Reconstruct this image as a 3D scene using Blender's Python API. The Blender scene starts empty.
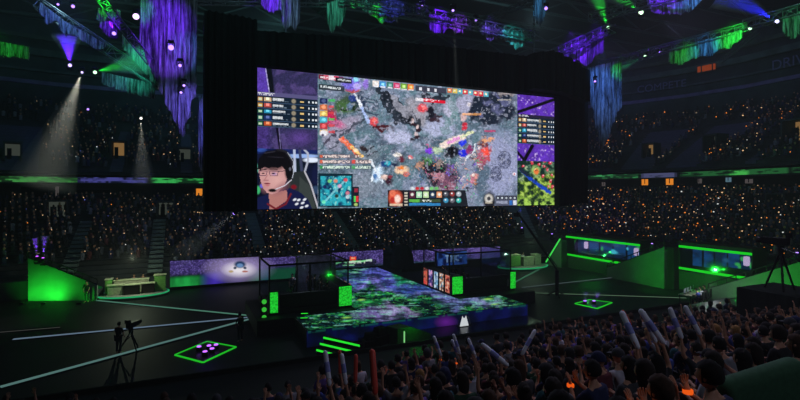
import bpy, bmesh, math, random
import numpy as np
from mathutils import Vector, Matrix
random.seed(7); rng = np.random.default_rng(7)
PI = math.pi
D = bpy.data
COL = bpy.context.scene.collection
TH = math.radians(24.4); CT, ST = math.cos(TH), math.sin(TH)
F, HY, CAMZ = 480.0, 191.0, 9.0          # focal length in pixels, horizon row, eye height above the arena floor

# ------------------------------------------------------------------ pixel <-> world (only used to measure where things stand)
def rdir(px, py):
    X = (px-400)/F
    return Vector((CT*X+ST, -ST*X+CT, -(py-HY)/F))
def atY(px, py, Y): return Vector((0, 0, CAMZ)) + rdir(px, py)*Y       # at a depth
def atZ(px, py, z):
    d = rdir(px, py); return Vector((0, 0, CAMZ)) + d*((z-CAMZ)/d.z)    # on a level
def atS(px, py, s):
    d = rdir(px, py); return Vector((0, 0, CAMZ)) + d*(s/d.y)           # on the plane y = s
def atX(px, py, x):
    d = rdir(px, py); return Vector((0, 0, CAMZ)) + d*(x/d.x)
def proj(x, y, z):
    X = CT*x-ST*y; Y = ST*x+CT*y
    Ys = np.maximum(Y, 1e-3)
    return 400+F*X/Ys, HY-F*(z-CAMZ)/Ys, Y

# ------------------------------------------------------------------ materials
def lin(c):
    c = np.asarray(c, float)/255.0
    return np.where(c <= .04045, c/12.92, ((c+.055)/1.055)**2.4)
MC = {}
def pm(name, rgb, rough=.7, metal=0., var=.25, scale=6., bump=0., stretch=None, spec=.3):
    """procedural surface: two tones of one colour mixed by noise"""
    if name in MC: return MC[name]
    m = D.materials.new(name); m.use_nodes = True; nt = m.node_tree; b = nt.nodes['Principled BSDF']
    c = lin(rgb)
    tc = nt.nodes.new('ShaderNodeTexCoord'); no = nt.nodes.new('ShaderNodeTexNoise'); no.inputs['Scale'].default_value = scale
    no.inputs['Detail'].default_value = 4
    if stretch:
        mp = nt.nodes.new('ShaderNodeMapping'); mp.inputs['Scale'].default_value = stretch
        nt.links.new(tc.outputs['Object'], mp.inputs['Vector']); nt.links.new(mp.outputs[0], no.inputs['Vector'])
    else: nt.links.new(tc.outputs['Object'], no.inputs['Vector'])
    r = nt.nodes.new('ShaderNodeValToRGB')
    r.color_ramp.elements[0].position = .3; r.color_ramp.elements[1].position = .7
    r.color_ramp.elements[0].color = (*(c*(1-var)), 1); r.color_ramp.elements[1].color = (*np.minimum(c*(1+var), 1), 1)
    nt.links.new(no.outputs['Fac'], r.inputs['Fac']); nt.links.new(r.outputs['Color'], b.inputs['Base Color'])
    b.inputs['Roughness'].default_value = rough; b.inputs['Metallic'].default_value = metal
    b.inputs['Specular IOR Level'].default_value = spec
    if bump:
        bp = nt.nodes.new('ShaderNodeBump'); bp.inputs['Strength'].default_value = bump
        nt.links.new(no.outputs['Fac'], bp.inputs['Height']); nt.links.new(bp.outputs['Normal'], b.inputs['Normal'])
    MC[name] = m; return m
def em(name, rgb, strength=1., sample=True, dots=0):
    if name in MC: return MC[name]
    m = D.materials.new(name); m.use_nodes = True; nt = m.node_tree; nt.nodes.clear()
    o = nt.nodes.new('ShaderNodeOutputMaterial'); e = nt.nodes.new('ShaderNodeEmission')
    c = lin(rgb); e.inputs['Color'].default_value = (*c, 1); e.inputs['Strength'].default_value = strength
    if dots:    # LED dot pattern
        tc = nt.nodes.new('ShaderNodeTexCoord'); v = nt.nodes.new('ShaderNodeTexVoronoi'); v.inputs['Scale'].default_value = dots
        r = nt.nodes.new('ShaderNodeValToRGB'); r.color_ramp.elements[0].position = .25; r.color_ramp.elements[1].position = .75
        r.color_ramp.elements[0].color = (*c, 1); r.color_ramp.elements[1].color = (*(c*.45), 1)
        nt.links.new(tc.outputs['Object'], v.inputs['Vector']); nt.links.new(v.outputs['Distance'], r.inputs['Fac']); nt.links.new(r.outputs['Color'], e.inputs['Color'])
    nt.links.new(e.outputs[0], o.inputs['Surface'])
    m.cycles.emission_sampling = 'AUTO' if sample else 'NONE'
    MC[name] = m; return m
def led(name, strength=1., sample=True):
    if name in MC: return MC[name]
    m = D.materials.new(name); m.use_nodes = True; nt = m.node_tree; nt.nodes.clear()
    o = nt.nodes.new('ShaderNodeOutputMaterial'); e = nt.nodes.new('ShaderNodeEmission'); a = nt.nodes.new('ShaderNodeAttribute')
    a.attribute_name = 'picture'; e.inputs['Strength'].default_value = strength
    nt.links.new(a.outputs['Color'], e.inputs['Color']); nt.links.new(e.outputs[0], o.inputs['Surface'])
    m.cycles.emission_sampling = 'AUTO' if sample else 'NONE'
    MC[name] = m; return m
def cloth(name, rgb, k=.45):
    """thin gauzy netting: diffuse and translucent, with fine vertical strands"""
    if name in MC: return MC[name]
    m = D.materials.new(name); m.use_nodes = True; nt = m.node_tree; nt.nodes.clear()
    L = nt.links.new; N = nt.nodes.new
    o = N('ShaderNodeOutputMaterial'); d = N('ShaderNodeBsdfDiffuse'); t = N('ShaderNodeBsdfTranslucent'); mx = N('ShaderNodeMixShader')
    tp = N('ShaderNodeBsdfTransparent'); m2 = N('ShaderNodeMixShader')
    tc = N('ShaderNodeTexCoord'); mp = N('ShaderNodeMapping'); mp.inputs['Scale'].default_value = (2.6, 2.6, .22); no = N('ShaderNodeTexNoise')
    no.inputs['Scale'].default_value = 2.2; no.inputs['Detail'].default_value = 5; no.inputs['Roughness'].default_value = .65
    L(tc.outputs['Object'], mp.inputs[0]); L(mp.outputs[0], no.inputs['Vector'])
    r = N('ShaderNodeValToRGB'); c = lin(rgb)
    r.color_ramp.elements[0].position = .38; r.color_ramp.elements[1].position = .64
    r.color_ramp.elements[0].color = (*(c*.06), 1); r.color_ramp.elements[1].color = (*c, 1)
    L(no.outputs['Fac'], r.inputs[0]); L(r.outputs[0], d.inputs[0]); L(r.outputs[0], t.inputs[0])
    mx.inputs[0].default_value = k; L(d.outputs[0], mx.inputs[1]); L(t.outputs[0], mx.inputs[2])
    n2 = N('ShaderNodeTexNoise'); n2.inputs['Scale'].default_value = 9; L(mp.outputs[0], n2.inputs['Vector'])
    r2 = N('ShaderNodeValToRGB'); r2.color_ramp.elements[0].position = .35; r2.color_ramp.elements[1].position = .5
    r2.color_ramp.elements[0].color = (.35, .35, .35, 1); r2.color_ramp.elements[1].color = (1, 1, 1, 1)
    L(n2.outputs['Fac'], r2.inputs[0]); L(r2.outputs[0], m2.inputs[0]); L(tp.outputs[0], m2.inputs[1]); L(mx.outputs[0], m2.inputs[2])
    L(m2.outputs[0], o.inputs['Surface']); MC[name] = m; return m
def haze(name, density):
    if name in MC: return MC[name]
    m = D.materials.new(name); m.use_nodes = True; nt = m.node_tree; nt.nodes.clear()
    o = nt.nodes.new('ShaderNodeOutputMaterial'); v = nt.nodes.new('ShaderNodeVolumeScatter'); v.inputs['Density'].default_value = density
    nt.links.new(v.outputs[0], o.inputs['Volume']); MC[name] = m; return m

BLACK = pm('black_drape', (30, 38, 35), .95, var=.35, scale=1.2, stretch=(3, 3, .2), bump=.4, spec=.05)
BLACKM = pm('black_metal', (26, 28, 30), .5, .6, var=.2)
ALU = pm('aluminium', (120, 124, 128), .4, .8, var=.15)
CONC = pm('dark_concrete', (58, 62, 66), .9, var=.3, scale=.8, bump=.1, spec=.1)
FLOORM = pm('black_floor', (25, 29, 31), .62, var=.35, scale=.35, spec=.15)
SKIN = pm('skin', (176, 128, 104), .6, var=.1, scale=12)
PLINTH = pm('black_stage_skirt', (22, 24, 26), .7, var=.2)

# ------------------------------------------------------------------ mesh building
def tag(o, label=None, cat=None, group=None, kind=None):
    if label: o['label'] = label
    if cat: o['category'] = cat
    if group: o['group'] = group
    if kind: o['kind'] = kind
    return o
def empty(name, loc=(0, 0, 0), rz=0., label=None, cat=None, group=None):
    o = D.objects.new(name, None); COL.objects.link(o); o.location = loc; o.rotation_euler = (0, 0, rz); o.empty_display_size = .2
    return tag(o, label, cat, group)
class MB:
    def __init__(s): s.v = []; s.f = []; s.m = []; s.sm = []
    def add(s, vs, fs, mi=0, smooth=False):
        b = len(s.v); s.v += [tuple(v) for v in vs]
        for f in fs: s.f.append([i+b for i in f]); s.m.append(mi); s.sm.append(smooth)
        return s
    def box(s, c, d, rz=0., mi=0, taper=1.):
        x, y, z = d[0]/2, d[1]/2, d[2]/2; ca, sa = math.cos(rz), math.sin(rz); vs = []
        for sx, sy, sz in ((-1,-1,-1),(1,-1,-1),(1,1,-1),(-1,1,-1),(-1,-1,1),(1,-1,1),(1,1,1),(-1,1,1)):
            k = taper if sz > 0 else 1; px, py = sx*x*k, sy*y*k
            vs.append((c[0]+ca*px-sa*py, c[1]+sa*px+ca*py, c[2]+sz*z))
        return s.add(vs, [(0,3,2,1),(4,5,6,7),(0,1,5,4),(1,2,6,5),(2,3,7,6),(3,0,4,7)], mi)
    def tube(s, p, q, r, n=6, r2=None, mi=0, cap=True, smooth=True):
        p, q = Vector(p), Vector(q); d = (q-p)
        if d.length < 1e-6: return s
        a = d.normalized().orthogonal(); b = d.normalized().cross(a); r2 = r if r2 is None else r2
        vs = [p+(a*math.cos(2*PI*i/n)+b*math.sin(2*PI*i/n))*r for i in range(n)]+[q+(a*math.cos(2*PI*i/n)+b*math.sin(2*PI*i/n))*r2 for i in range(n)]
        s.add(vs, [(i, (i+1) % n, n+(i+1) % n, n+i) for i in range(n)], mi, smooth)
        if cap: s.add(vs[:n], [tuple(reversed(range(n)))], mi); s.add(vs[n:], [tuple(range(n))], mi)
        return s
    def lathe(s, prof, c, n=16, mi=0, axis=None, ang=0., smooth=True):
        vs = []; 
        for r, z in prof: vs += [(r*math.cos(2*PI*i/n), r*math.sin(2*PI*i/n), z) for i in range(n)]
        M = Matrix.Translation(Vector(c)) @ (Vector((0, 0, 1)).rotation_difference(Vector(axis)).to_matrix().to_4x4() if axis is not None else Matrix())
        vs = [M @ Vector(v) for v in vs]; fs = []
        for k in range(len(prof)-1):
            for i in range(n): fs.append((k*n+i, k*n+(i+1) % n, (k+1)*n+(i+1) % n, (k+1)*n+i))
        fs.append(tuple(reversed(range(n)))); fs.append(tuple((len(prof)-1)*n+i for i in range(n)))
        return s.add(vs, fs, mi, smooth)
    def ball(s, c, r, n=10, m=6, mi=0):
        if not hasattr(r, '__len__'): r = (r, r, r)
        vs = [(c[0], c[1], c[2]-r[2])]; fs = []
        for j in range(1, m):
            t = -PI/2+PI*j/m
            vs += [(c[0]+r[0]*math.cos(t)*math.cos(2*PI*i/n), c[1]+r[1]*math.cos(t)*math.sin(2*PI*i/n), c[2]+r[2]*math.sin(t)) for i in range(n)]
        vs.append((c[0], c[1], c[2]+r[2])); L = len(vs)-1
        for i in range(n):
            fs.append((0, 1+(i+1) % n, 1+i)); fs.append((L, L-n+i, L-n+(i+1) % n))
            for j in range(m-2): fs.append((1+j*n+i, 1+j*n+(i+1) % n, 1+(j+1)*n+(i+1) % n, 1+(j+1)*n+i))
        return s.add(vs, fs, mi, True)
    def prism(s, poly, d, mi=0):
        """poly: list of 3D points in a plane, extruded by vector d"""
        n = len(poly); d = Vector(d); vs = [Vector(p) for p in poly]+[Vector(p)+d for p in poly]
        return s.add(vs, [tuple(reversed(range(n))), tuple(range(n, 2*n))]+[(i, (i+1) % n, n+(i+1) % n, n+i) for i in range(n)], mi)
    def grid(s, P, mi=0, smooth=True):
        nv, nu = len(P), len(P[0]); vs = [p for r in P for p in r]
        return s.add(vs, [(j*nu+i, j*nu+i+1, (j+1)*nu+i+1, (j+1)*nu+i) for j in range(nv-1) for i in range(nu-1)], mi, smooth)
    def mesh(s, name, mats):
        me = D.meshes.new(name); me.from_pydata(s.v, [], s.f)
        for m in (mats if isinstance(mats, (list, tuple)) else [mats]): me.materials.append(m)
        me.polygons.foreach_set('material_index', s.m); me.polygons.foreach_set('use_smooth', s.sm); me.update(); return me
    def build(s, name, mats, parent=None, loc=None, rz=None):
        o = D.objects.new(name, s.mesh(name, mats)); COL.objects.link(o)
        if parent is not None: o.parent = parent
        if loc is not None: o.location = loc
        if rz is not None: o.rotation_euler = (0, 0, rz)
        return o
def bevel(o, w=.02, seg=2):
    m = o.modifiers.new('b', 'BEVEL'); m.width = w; m.segments = seg; m.limit_method = 'ANGLE'; return o
def struct(o, label, cat): return tag(o, label, cat, kind='structure')
def local(parent_loc, rz=0.):
    M = (Matrix.Translation(Vector(parent_loc)) @ Matrix.Rotation(rz, 4, 'Z')).inverted()
    return lambda p: M @ Vector(p)
def copy_tree(o, parent=None):
    c = o.copy(); COL.objects.link(c)
    if parent is not None: c.parent = parent
    for ch in [x for x in o.children]: copy_tree(ch, c)
    return c

# ------------------------------------------------------------------ painting pictures for the LED surfaces
def _h(ix, iy, seed):
    n = (ix.astype(np.int64)*374761393+iy.astype(np.int64)*668265263+seed*982451653) & 0x7fffffff
    n = ((n ^ (n >> 13))*1274126177) & 0x7fffffff
    return ((n ^ (n >> 16)) & 0xffff)/65535.0
def vn(x, y, seed=0):
    x0 = np.floor(x); y0 = np.floor(y); fx = x-x0; fy = y-y0; fx = fx*fx*(3-2*fx); fy = fy*fy*(3-2*fy)
    a = _h(x0, y0, seed); b = _h(x0+1, y0, seed); c = _h(x0, y0+1, seed); d = _h(x0+1, y0+1, seed)
    return (a*(1-fx)+b*fx)*(1-fy)+(c*(1-fx)+d*fx)*fy
def fbm(x, y, seed=0, o=4):
    r = 0; a = .5
    for k in range(o): r = r+a*vn(x*2**k+17.3*k, y*2**k-9.1*k, seed+k); a *= .5
    return r/(1-.5**o)
class Paint:
    def __init__(s, X, Y, base=(0, 0, 0)):
        s.X, s.Y = X, Y; s.c = np.zeros(X.shape+(3,)); s.c[:] = lin(base); s.wx = X; s.wy = Y
    def warp(s, amp, sc, seed=3):
        s.wx = s.X+(fbm(s.X*sc, s.Y*sc, seed)-.5)*2*amp; s.wy = s.Y+(fbm(s.X*sc, s.Y*sc, seed+50)-.5)*2*amp
    def nowarp(s): s.wx, s.wy = s.X, s.Y
    def mix(s, a, col):
        a = np.clip(a, 0, 1)[..., None]; s.c = s.c*(1-a)+(lin(col) if not isinstance(col, np.ndarray) else col)*a
    def ell(s, cx, cy, rx, ry, col, ang=0, a=1, soft=.25):
        t = math.radians(ang); dx, dy = s.wx-cx, s.wy-cy
        u = (dx*math.cos(t)+dy*math.sin(t))/rx; v = (-dx*math.sin(t)+dy*math.cos(t))/ry
        s.mix(a*(1+soft-np.sqrt(u*u+v*v))/(2*soft), col)
    def rect(s, x0, y0, x1, y1, col, a=1):
        s.mix(a*((s.wx >= x0) & (s.wx < x1) & (s.wy >= y0) & (s.wy < y1)).astype(float), col)
    def poly(s, pts, col, a=1):
        ins = np.zeros(s.X.shape, bool); n = len(pts)
        for i in range(n):
            x1, y1 = pts[i]; x2, y2 = pts[(i+1) % n]
            if y1 == y2: continue
            c = ((y1 > s.wy) != (y2 > s.wy)) & (s.wx < (x2-x1)*(s.wy-y1)/(y2-y1)+x1); ins ^= c
        s.mix(a*ins.astype(float), col)
    def line(s, pts, w, col, a=1):
        for (x1, y1), (x2, y2) in zip(pts[:-1], pts[1:]):
            dx, dy = x2-x1, y2-y1; t = np.clip(((s.wx-x1)*dx+(s.wy-y1)*dy)/(dx*dx+dy*dy+1e-9), 0, 1)
            d = np.hypot(s.wx-x1-t*dx, s.wy-y1-t*dy); s.mix(a*np.clip((w-d)/(.3*w+.15)+.5, 0, 1), col)
    def mott(s, mask, sc, amp, seed=1):
        """multiplicative mottling"""
        n = fbm(s.X*sc, s.Y*sc, seed, 4)-.5; s.c = s.c*np.clip(1+mask*n*amp*2, 0.05, 3)[..., None]
    def words(s, x0, x1, y0, y1, col, seed, a=1, cw=1.1):
        """a line of small lettering too fine to resolve"""
        k = np.floor((s.X-x0)/cw); r = _h(k, np.floor((s.Y-y0)/((y1-y0)/3.)), seed); sp = _h(k, k*0, seed+5)
        s.mix(a*((s.X >= x0) & (s.X < x1) & (s.Y >= y0) & (s.Y < y1) & (sp > .16))*(.45+.55*r), col)
def surface(name, P, colors, mat, parent=None):
    """P (nv+1, nu+1, 3) points, colors (nv, nu, 3) linear"""
    nv, nu = colors.shape[:2]; me = D.meshes.new(name)
    me.vertices.add((nv+1)*(nu+1)); me.vertices.foreach_set('co', P.reshape(-1).astype(np.float32))
    j, i = np.mgrid[0:nv, 0:nu]; q = np.stack([j*(nu+1)+i, j*(nu+1)+i+1, (j+1)*(nu+1)+i+1, (j+1)*(nu+1)+i], -1).reshape(-1)
    nf = nv*nu; me.loops.add(nf*4); me.loops.foreach_set('vertex_index', q.astype(np.int32))
    me.polygons.add(nf); me.polygons.foreach_set('loop_start', (np.arange(nf)*4).astype(np.int32))
    me.update(calc_edges=True); a = me.color_attributes.new('picture', 'FLOAT_COLOR', 'CORNER')
    c = np.ones((nf, 4, 4), np.float32); c[..., :3] = np.clip(colors, 0, 20).reshape(nf, 1, 3); a.data.foreach_set('color', c.reshape(-1))
    me.materials.append(mat); me.validate(); o = D.objects.new(name, me); COL.objects.link(o)
    if parent is not None: o.parent = parent
    return o
def flat(O, U, V, nu, nv):
    """grid of points over a parallelogram, and the centres of its cells"""
    O, U, V = map(np.array, (tuple(O), tuple(U), tuple(V)))
    u = np.linspace(0, 1, nu+1); v = np.linspace(0, 1, nv+1)
    P = O+u[None, :, None]*U+v[:, None, None]*V
    return P, (P[:-1, :-1]+P[1:, 1:])/2

# ------------------------------------------------------------------ camera, world, exposure
cam = D.cameras.new('camera'); co = D.objects.new('camera', cam); COL.objects.link(co)
co.location = (0, 0, CAMZ); co.rotation_euler = (PI/2, 0, -TH); cam.lens = F/800*36; cam.sensor_width = 36
cam.shift_y = -(200-HY)/800; cam.clip_end = 400; cam.clip_start = .1
sc = bpy.context.scene; sc.camera = co
w = D.worlds.new('w'); sc.world = w; w.use_nodes = True
w.node_tree.nodes['Background'].inputs[0].default_value = (.25, .5, .6, 1); w.node_tree.nodes['Background'].inputs[1].default_value = .004
sc.view_settings.view_transform = 'Standard'; sc.view_settings.look = 'None'; sc.view_settings.gamma = 1; sc.view_settings.exposure = 0
sc.view_settings.use_curve_mapping = False
sc.cycles.max_bounces = 5; sc.cycles.diffuse_bounces = 2; sc.cycles.glossy_bounces = 2; sc.cycles.transparent_max_bounces = 10
sc.cycles.volume_bounces = 0; sc.cycles.sample_clamp_indirect = 3; sc.cycles.use_denoising = True
sc.cycles.caustics_reflective = False; sc.cycles.caustics_refractive = False
SPOTN = 0
def spot(p, target, col, power, ang, blend=.4, r=.06, parent=None):
    l = D.lights.new('spot', 'SPOT'); l.color = col; l.energy = power; l.spot_size = ang; l.spot_blend = blend; l.shadow_soft_size = r
    o = D.objects.new('spot_lamp', l); COL.objects.link(o); o.location = p
    o.rotation_euler = (Vector(target)-Vector(p)).to_track_quat('-Z', 'Y').to_euler(); return o
def point(p, col, power, r=.3):  # unseen source: no radius, no glint, no glow in the haze
    l = D.lights.new('point', 'POINT'); l.color = col; l.energy = power; l.specular_factor = 0; l.volume_factor = 0; l.shadow_soft_size = 0
    o = D.objects.new('unseen_point', l); COL.objects.link(o); o.location = p; return o
PUR, BLU, GRN, WHT, TEAL = (.15, .012, 1.), (.05, .08, 1.), (.02, 1., .05), (1., .93, .75), (.1, .75, .9)

# ================================================================== THE BOWL
RB = math.radians(9)
SEG = [('l', (-20, 12), (0, 1), 27.5), ('a', (-10, 39.5), 10, PI, PI/2), ('l', (-10, 49.5), (1, 0), 49), ('a', (39, 43), 6.5, PI/2, -RB), ('l', (39+6.5*math.cos(RB), 43-6.5*math.sin(RB)), (-math.sin(RB), -math.cos(RB)), 31)]
LEN = [27.5, 10*PI/2, 49, 6.5*(PI/2+RB), 31]; TOT = sum(LEN)
def bowl(a, d=0.):
    for s, L in zip(SEG, LEN):
        if a <= L or s is SEG[-1]:
            if s[0] == 'l':
                (x, y), (ux, uy) = s[1], s[2]; return x+ux*a-uy*d, y+uy*a+ux*d      # outward is to the left of the walk
            t = s[3]+(s[4]-s[3])*a/L; r = s[2]+d; return s[1][0]+r*math.cos(t), s[1][1]+r*math.sin(t)
        a -= L
def zo(a):
    k = min(max((a-82)/20, 0), 1); return .9*k*k*(3-2*k)
AS = [0, 9, 18, 27.5]+[27.5+LEN[1]*k/10 for k in range(1, 11)]+[43.2+49*k/10 for k in range(1, 11)]+[92.2+LEN[3]*k/8 for k in range(1, 9)]+[92.2+LEN[3]+31*k/6 for k in range(1, 7)]
AS[-1] = TOT-1e-6
def sweep(mb, prof, mi=0, A=None):
    A = A or AS; P = []
    for d, z in prof: P.append([(*bowl(a, d), z+zo(a)) for a in A])
    mb.grid(P, mi, False)
def pos(px, d, z):
    """arc position whose point at offset d and level z falls at pixel column px"""
    best = min((abs(proj(*bowl(a, d), z)[0]-px)+(1e6 if proj(*bowl(a, d), z)[2] < 2 else 0), a) for a in np.arange(20, TOT-.1, .1)); return best[1]
def zl(d): return 1.5+.4*d
def zu(d): return 11.0+.52*(d-14)
prof = [(0, 0), (0, 1.5)]; d = 0.
while d < 15.9: prof += [(d+.85, zl(d)), (d+.85, zl(d+.85))]; d += .85
m = MB(); sweep(m, prof); struct(m.build('floor_lower_tier', CONC), 'stepped concrete of the lower seating bowl around the arena floor', 'seating tier')
m = MB(); sweep(m, [(16.2, 7.5), (16.2, 9.9), (14, 9.9), (14, 9.75)]); struct(m.build('wall_suite_level', pm('suite_wall', (44, 48, 54), .8, var=.3, scale=1)), 'dark wall of suites between the lower and upper seating', 'wall')
prof = [(14, 10.8), (14.3, 11.0)]; d = 14.3
while d < 33: prof += [(d+.85, zu(d)), (d+.85, zu(d+.85))]; d += .85
m = MB(); sweep(m, prof); struct(m.build('floor_upper_tier', CONC), 'stepped concrete of the upper seating bowl', 'seating tier')
m = MB(); sweep(m, [(33.8, 20.6), (33.8, 33)]); struct(m.build('wall_upper_rim', pm('rim_wall', (48, 60, 66), .9, var=.4, scale=.4)), 'dark wall behind the top rows under the roof', 'wall')
for k, (dd, z, h, c) in enumerate([(33.3, 23.9, .55, (112, 100, 150)), (32.6, 25.6, .3, (70, 84, 92)), (31.6, 27.6, .9, (72, 90, 92)), (30, 29.4, .5, (60, 74, 70))]):
    m = MB(); sweep(m, [(dd, z), (dd, z+h), (dd+.6, z+h), (dd+.6, z), (dd, z)])
    struct(m.build('trim_%d' % (k+1), pm('band_%d' % k, c, .8, var=.35, scale=.6)), 'long horizontal band running round the top of the bowl', 'trim')
# roof and floor
m = MB(); m.box((12, 30, 34.2), (190, 150, .4)); struct(m.build('ceiling', pm('roof_deck', (30, 34, 38), .95, var=.4, scale=.1)), 'dark roof deck over the whole arena', 'ceiling')
m = MB(); m.box((14, 30, -.1), (72, 44, .2)); struct(m.build('floor', FLOORM), 'dark matt arena floor around the stage', 'floor')

# ribbon display round the front of the upper tier
na = 900; aa = np.linspace(22, TOT-.2, na+1); rz_ = np.array([0, .3, .55, .8, 1.0])
P = np.array([[(*bowl(a, 13.93), 9.95+zo(a)+h*.6) for a in aa] for h in rz_]); C_ = (P[:-1, :-1]+P[1:, 1:])/2
px, py, _ = proj(C_[..., 0], C_[..., 1], C_[..., 2]); p = Paint(px, py, (7, 13, 15)); n1 = fbm(px*.07, py*.5, 5); n2 = fbm(px*.2, py*.9, 9)
def rib(x0, x1, col, a=1., th=.42):
    k = np.clip((px-x0)/4, 0, 1)*np.clip((x1-px)/4, 0, 1); p.mix(a*k*np.clip((n1*.6+n2*.4-th)*7+.1, .06, 1), col)
rib(-60, 78, (70, 165, 75)); rib(78, 148, (84, 84, 170), .8, .38); rib(150, 212, (60, 190, 90), 1, .46)
rib(583, 640, (70, 175, 100), 1, .48); rib(640, 677, (88, 92, 135), .8, .3); rib(680, 790, (38, 105, 55), .9, .36); rib(728, 750, (80, 210, 90), .8, .4); rib(790, 860, (32, 80, 45), .8)
o = surface('ribbon_display', P, p.c, led('ribbon_led', .75)); tag(o, 'long thin green and violet ribbon screen along the upper tier front', 'display')

# aisles, entrances, suites
AISLE = pm('aisle_step', (112, 128, 124), .8, var=.15, scale=2)
aisle_a = []; AISLE2 = pm('aisle_step_upper', (78, 78, 104), .8, var=.15, scale=2)
def aisle(px_, d0, d1, zf, wd, idx, ref):
    a = pos(px_, (d0+d1)/2, zf((d0+d1)/2)); mb = MB(); d = d0
    while d < d1:
        h = wd/2; q = []
        for da in (-h, h):
            for dd in (d, d+.85): q.append((*bowl(a+da, dd), 0))
        zt = zf(d)+zo(a)+.05
        for (lo, hi) in ((0, 1),):
            pts = [(q[0][0], q[0][1], zt), (q[1][0], q[1][1], zt), (q[3][0], q[3][1], zt), (q[2][0], q[2][1], zt)]
            mb.prism(pts, (0, 0, -.35))
        # a half step with a pale nosing
        d += .425
    struct(mb.build('trim_aisle_%d' % idx, AISLE if zf is zl else AISLE2), ref, 'aisle stair'); return a
for i, (px_, d0, d1, rf) in enumerate([(78, 0, 11, 'narrow stair aisle climbing the seats above the left ramp'), (157, 0, 11, 'pale stair aisle climbing the seats above the analyst desk'), (256, 2, 12, 'stair aisle in the seats above the back LED wall'),
        (343, 2, 12, 'stair aisle in the seats behind the stage'), (418, 2, 12, 'stair aisle under the middle of the big screen'), (522, 2, 12, 'stair aisle under the right end of the big screen')]):
    aisle_a.append(('l', aisle(px_, d0, d1, zl, 1.25, i+1, rf), d0, d1))
for i, (px_, d0, d1, rf) in enumerate([(20, 15, 26, 'stair aisle in the far left upper seats'), (122, 15, 26, 'stair aisle in the left upper seats'), (186, 15, 26, 'stair aisle in the upper seats beside the black masking'),
        (655, 15, 27, 'violet-lit stair aisle in the right upper seats'), (712, 15, 27, 'stair aisle in the right upper seats by the warm doorway'), (790, 15, 27, 'stair aisle at the far right of the upper seats')]):
    aisle_a.append(('u', aisle(px_, d0, d1, zu, 1.3, i+7, rf), d0, d1))
DARKIN = pm('passage_dark', (14, 14, 14), .9); WARM = em('warm_passage', (196, 150, 92), .36, False); PALE = em('pale_passage', (130, 140, 128), .16, False)
def doorway(px_, py_, d, zf, wd, ht, mt, idx, rf):
    a = pos(px_, d, zf(d)); z = zf(d)+zo(a); x, y = bowl(a, d-.6); x2, y2 = bowl(a, d+1.8); ang = math.atan2(y2-y, x2-x)-PI/2
    mb = MB(); t = .18
    M = Matrix.Translation((x, y, z)) @ Matrix.Rotation(ang, 4, 'Z')
    def bx(c, dd, mi):
        b = MB(); b.box(c, dd); mb.add([M @ Vector(v) for v in b.v], b.f, mi)
    bx((-wd/2-t/2, .9, ht/2), (t, 2.2, ht), 0); bx((wd/2+t/2, .9, ht/2), (t, 2.2, ht), 0); bx((0, .9, ht+t/2), (wd+2*t, 2.2, t), 0)
    bx((0, 1.9, ht/2), (wd, .1, ht), 1); bx((-wd*.22, 1.0, ht*.36), (wd*.3, .3, ht*.72), 2)
    struct(mb.build('door_%d' % idx, [pm('vomitory', (50, 54, 60), .8), mt, DARKIN]), rf, 'doorway')
for i, (px_, d, zf, wd, ht, mt, rf) in enumerate([(57, 11.2, zl, 1.7, 1.9, PALE, 'lit entrance passage in the left lower seats'), (166, 11.4, zl, 1.5, 1.6, PALE, 'small lit entrance above the pale aisle'),
        (12, 16.5, zu, 1.3, 1.9, PALE, 'pale lit entrance in the far left upper seats'), (119, 17.5, zu, 1.3, 2.1, WARM, 'warm lit entrance in the left upper seats'), (185, 17, zu, 1.3, 1.8, PALE, 'dim entrance in the upper seats beside the screen masking'),
        (649, 17.8, zu, 1.5, 2.0, WARM, 'warm lit entrance in the right upper seats'), (713, 18.2, zu, 1.7, 2.2, PALE, 'pale entrance in the right upper seats'), (797, 18.5, zu, 2.0, 2.6, WARM, 'bright warm entrance at the far right upper seats'),
        (686, 12, zl, 1.6, 1.4, PALE, 'dim entrance in the right lower seats'), (781, 11.6, zl, 1.6, 1.6, PALE, 'entrance in the far right lower seats')]):
    doorway(px_, 0, d, zf, wd, ht, mt, i+1, rf)
WIN = em('suite_window_warm', (255, 150, 45), .75, False); WIN2 = em('suite_window_dim', (120, 110, 110), .35, False); WIN3 = em('suite_window_blue', (110, 150, 170), .5, False)
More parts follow.
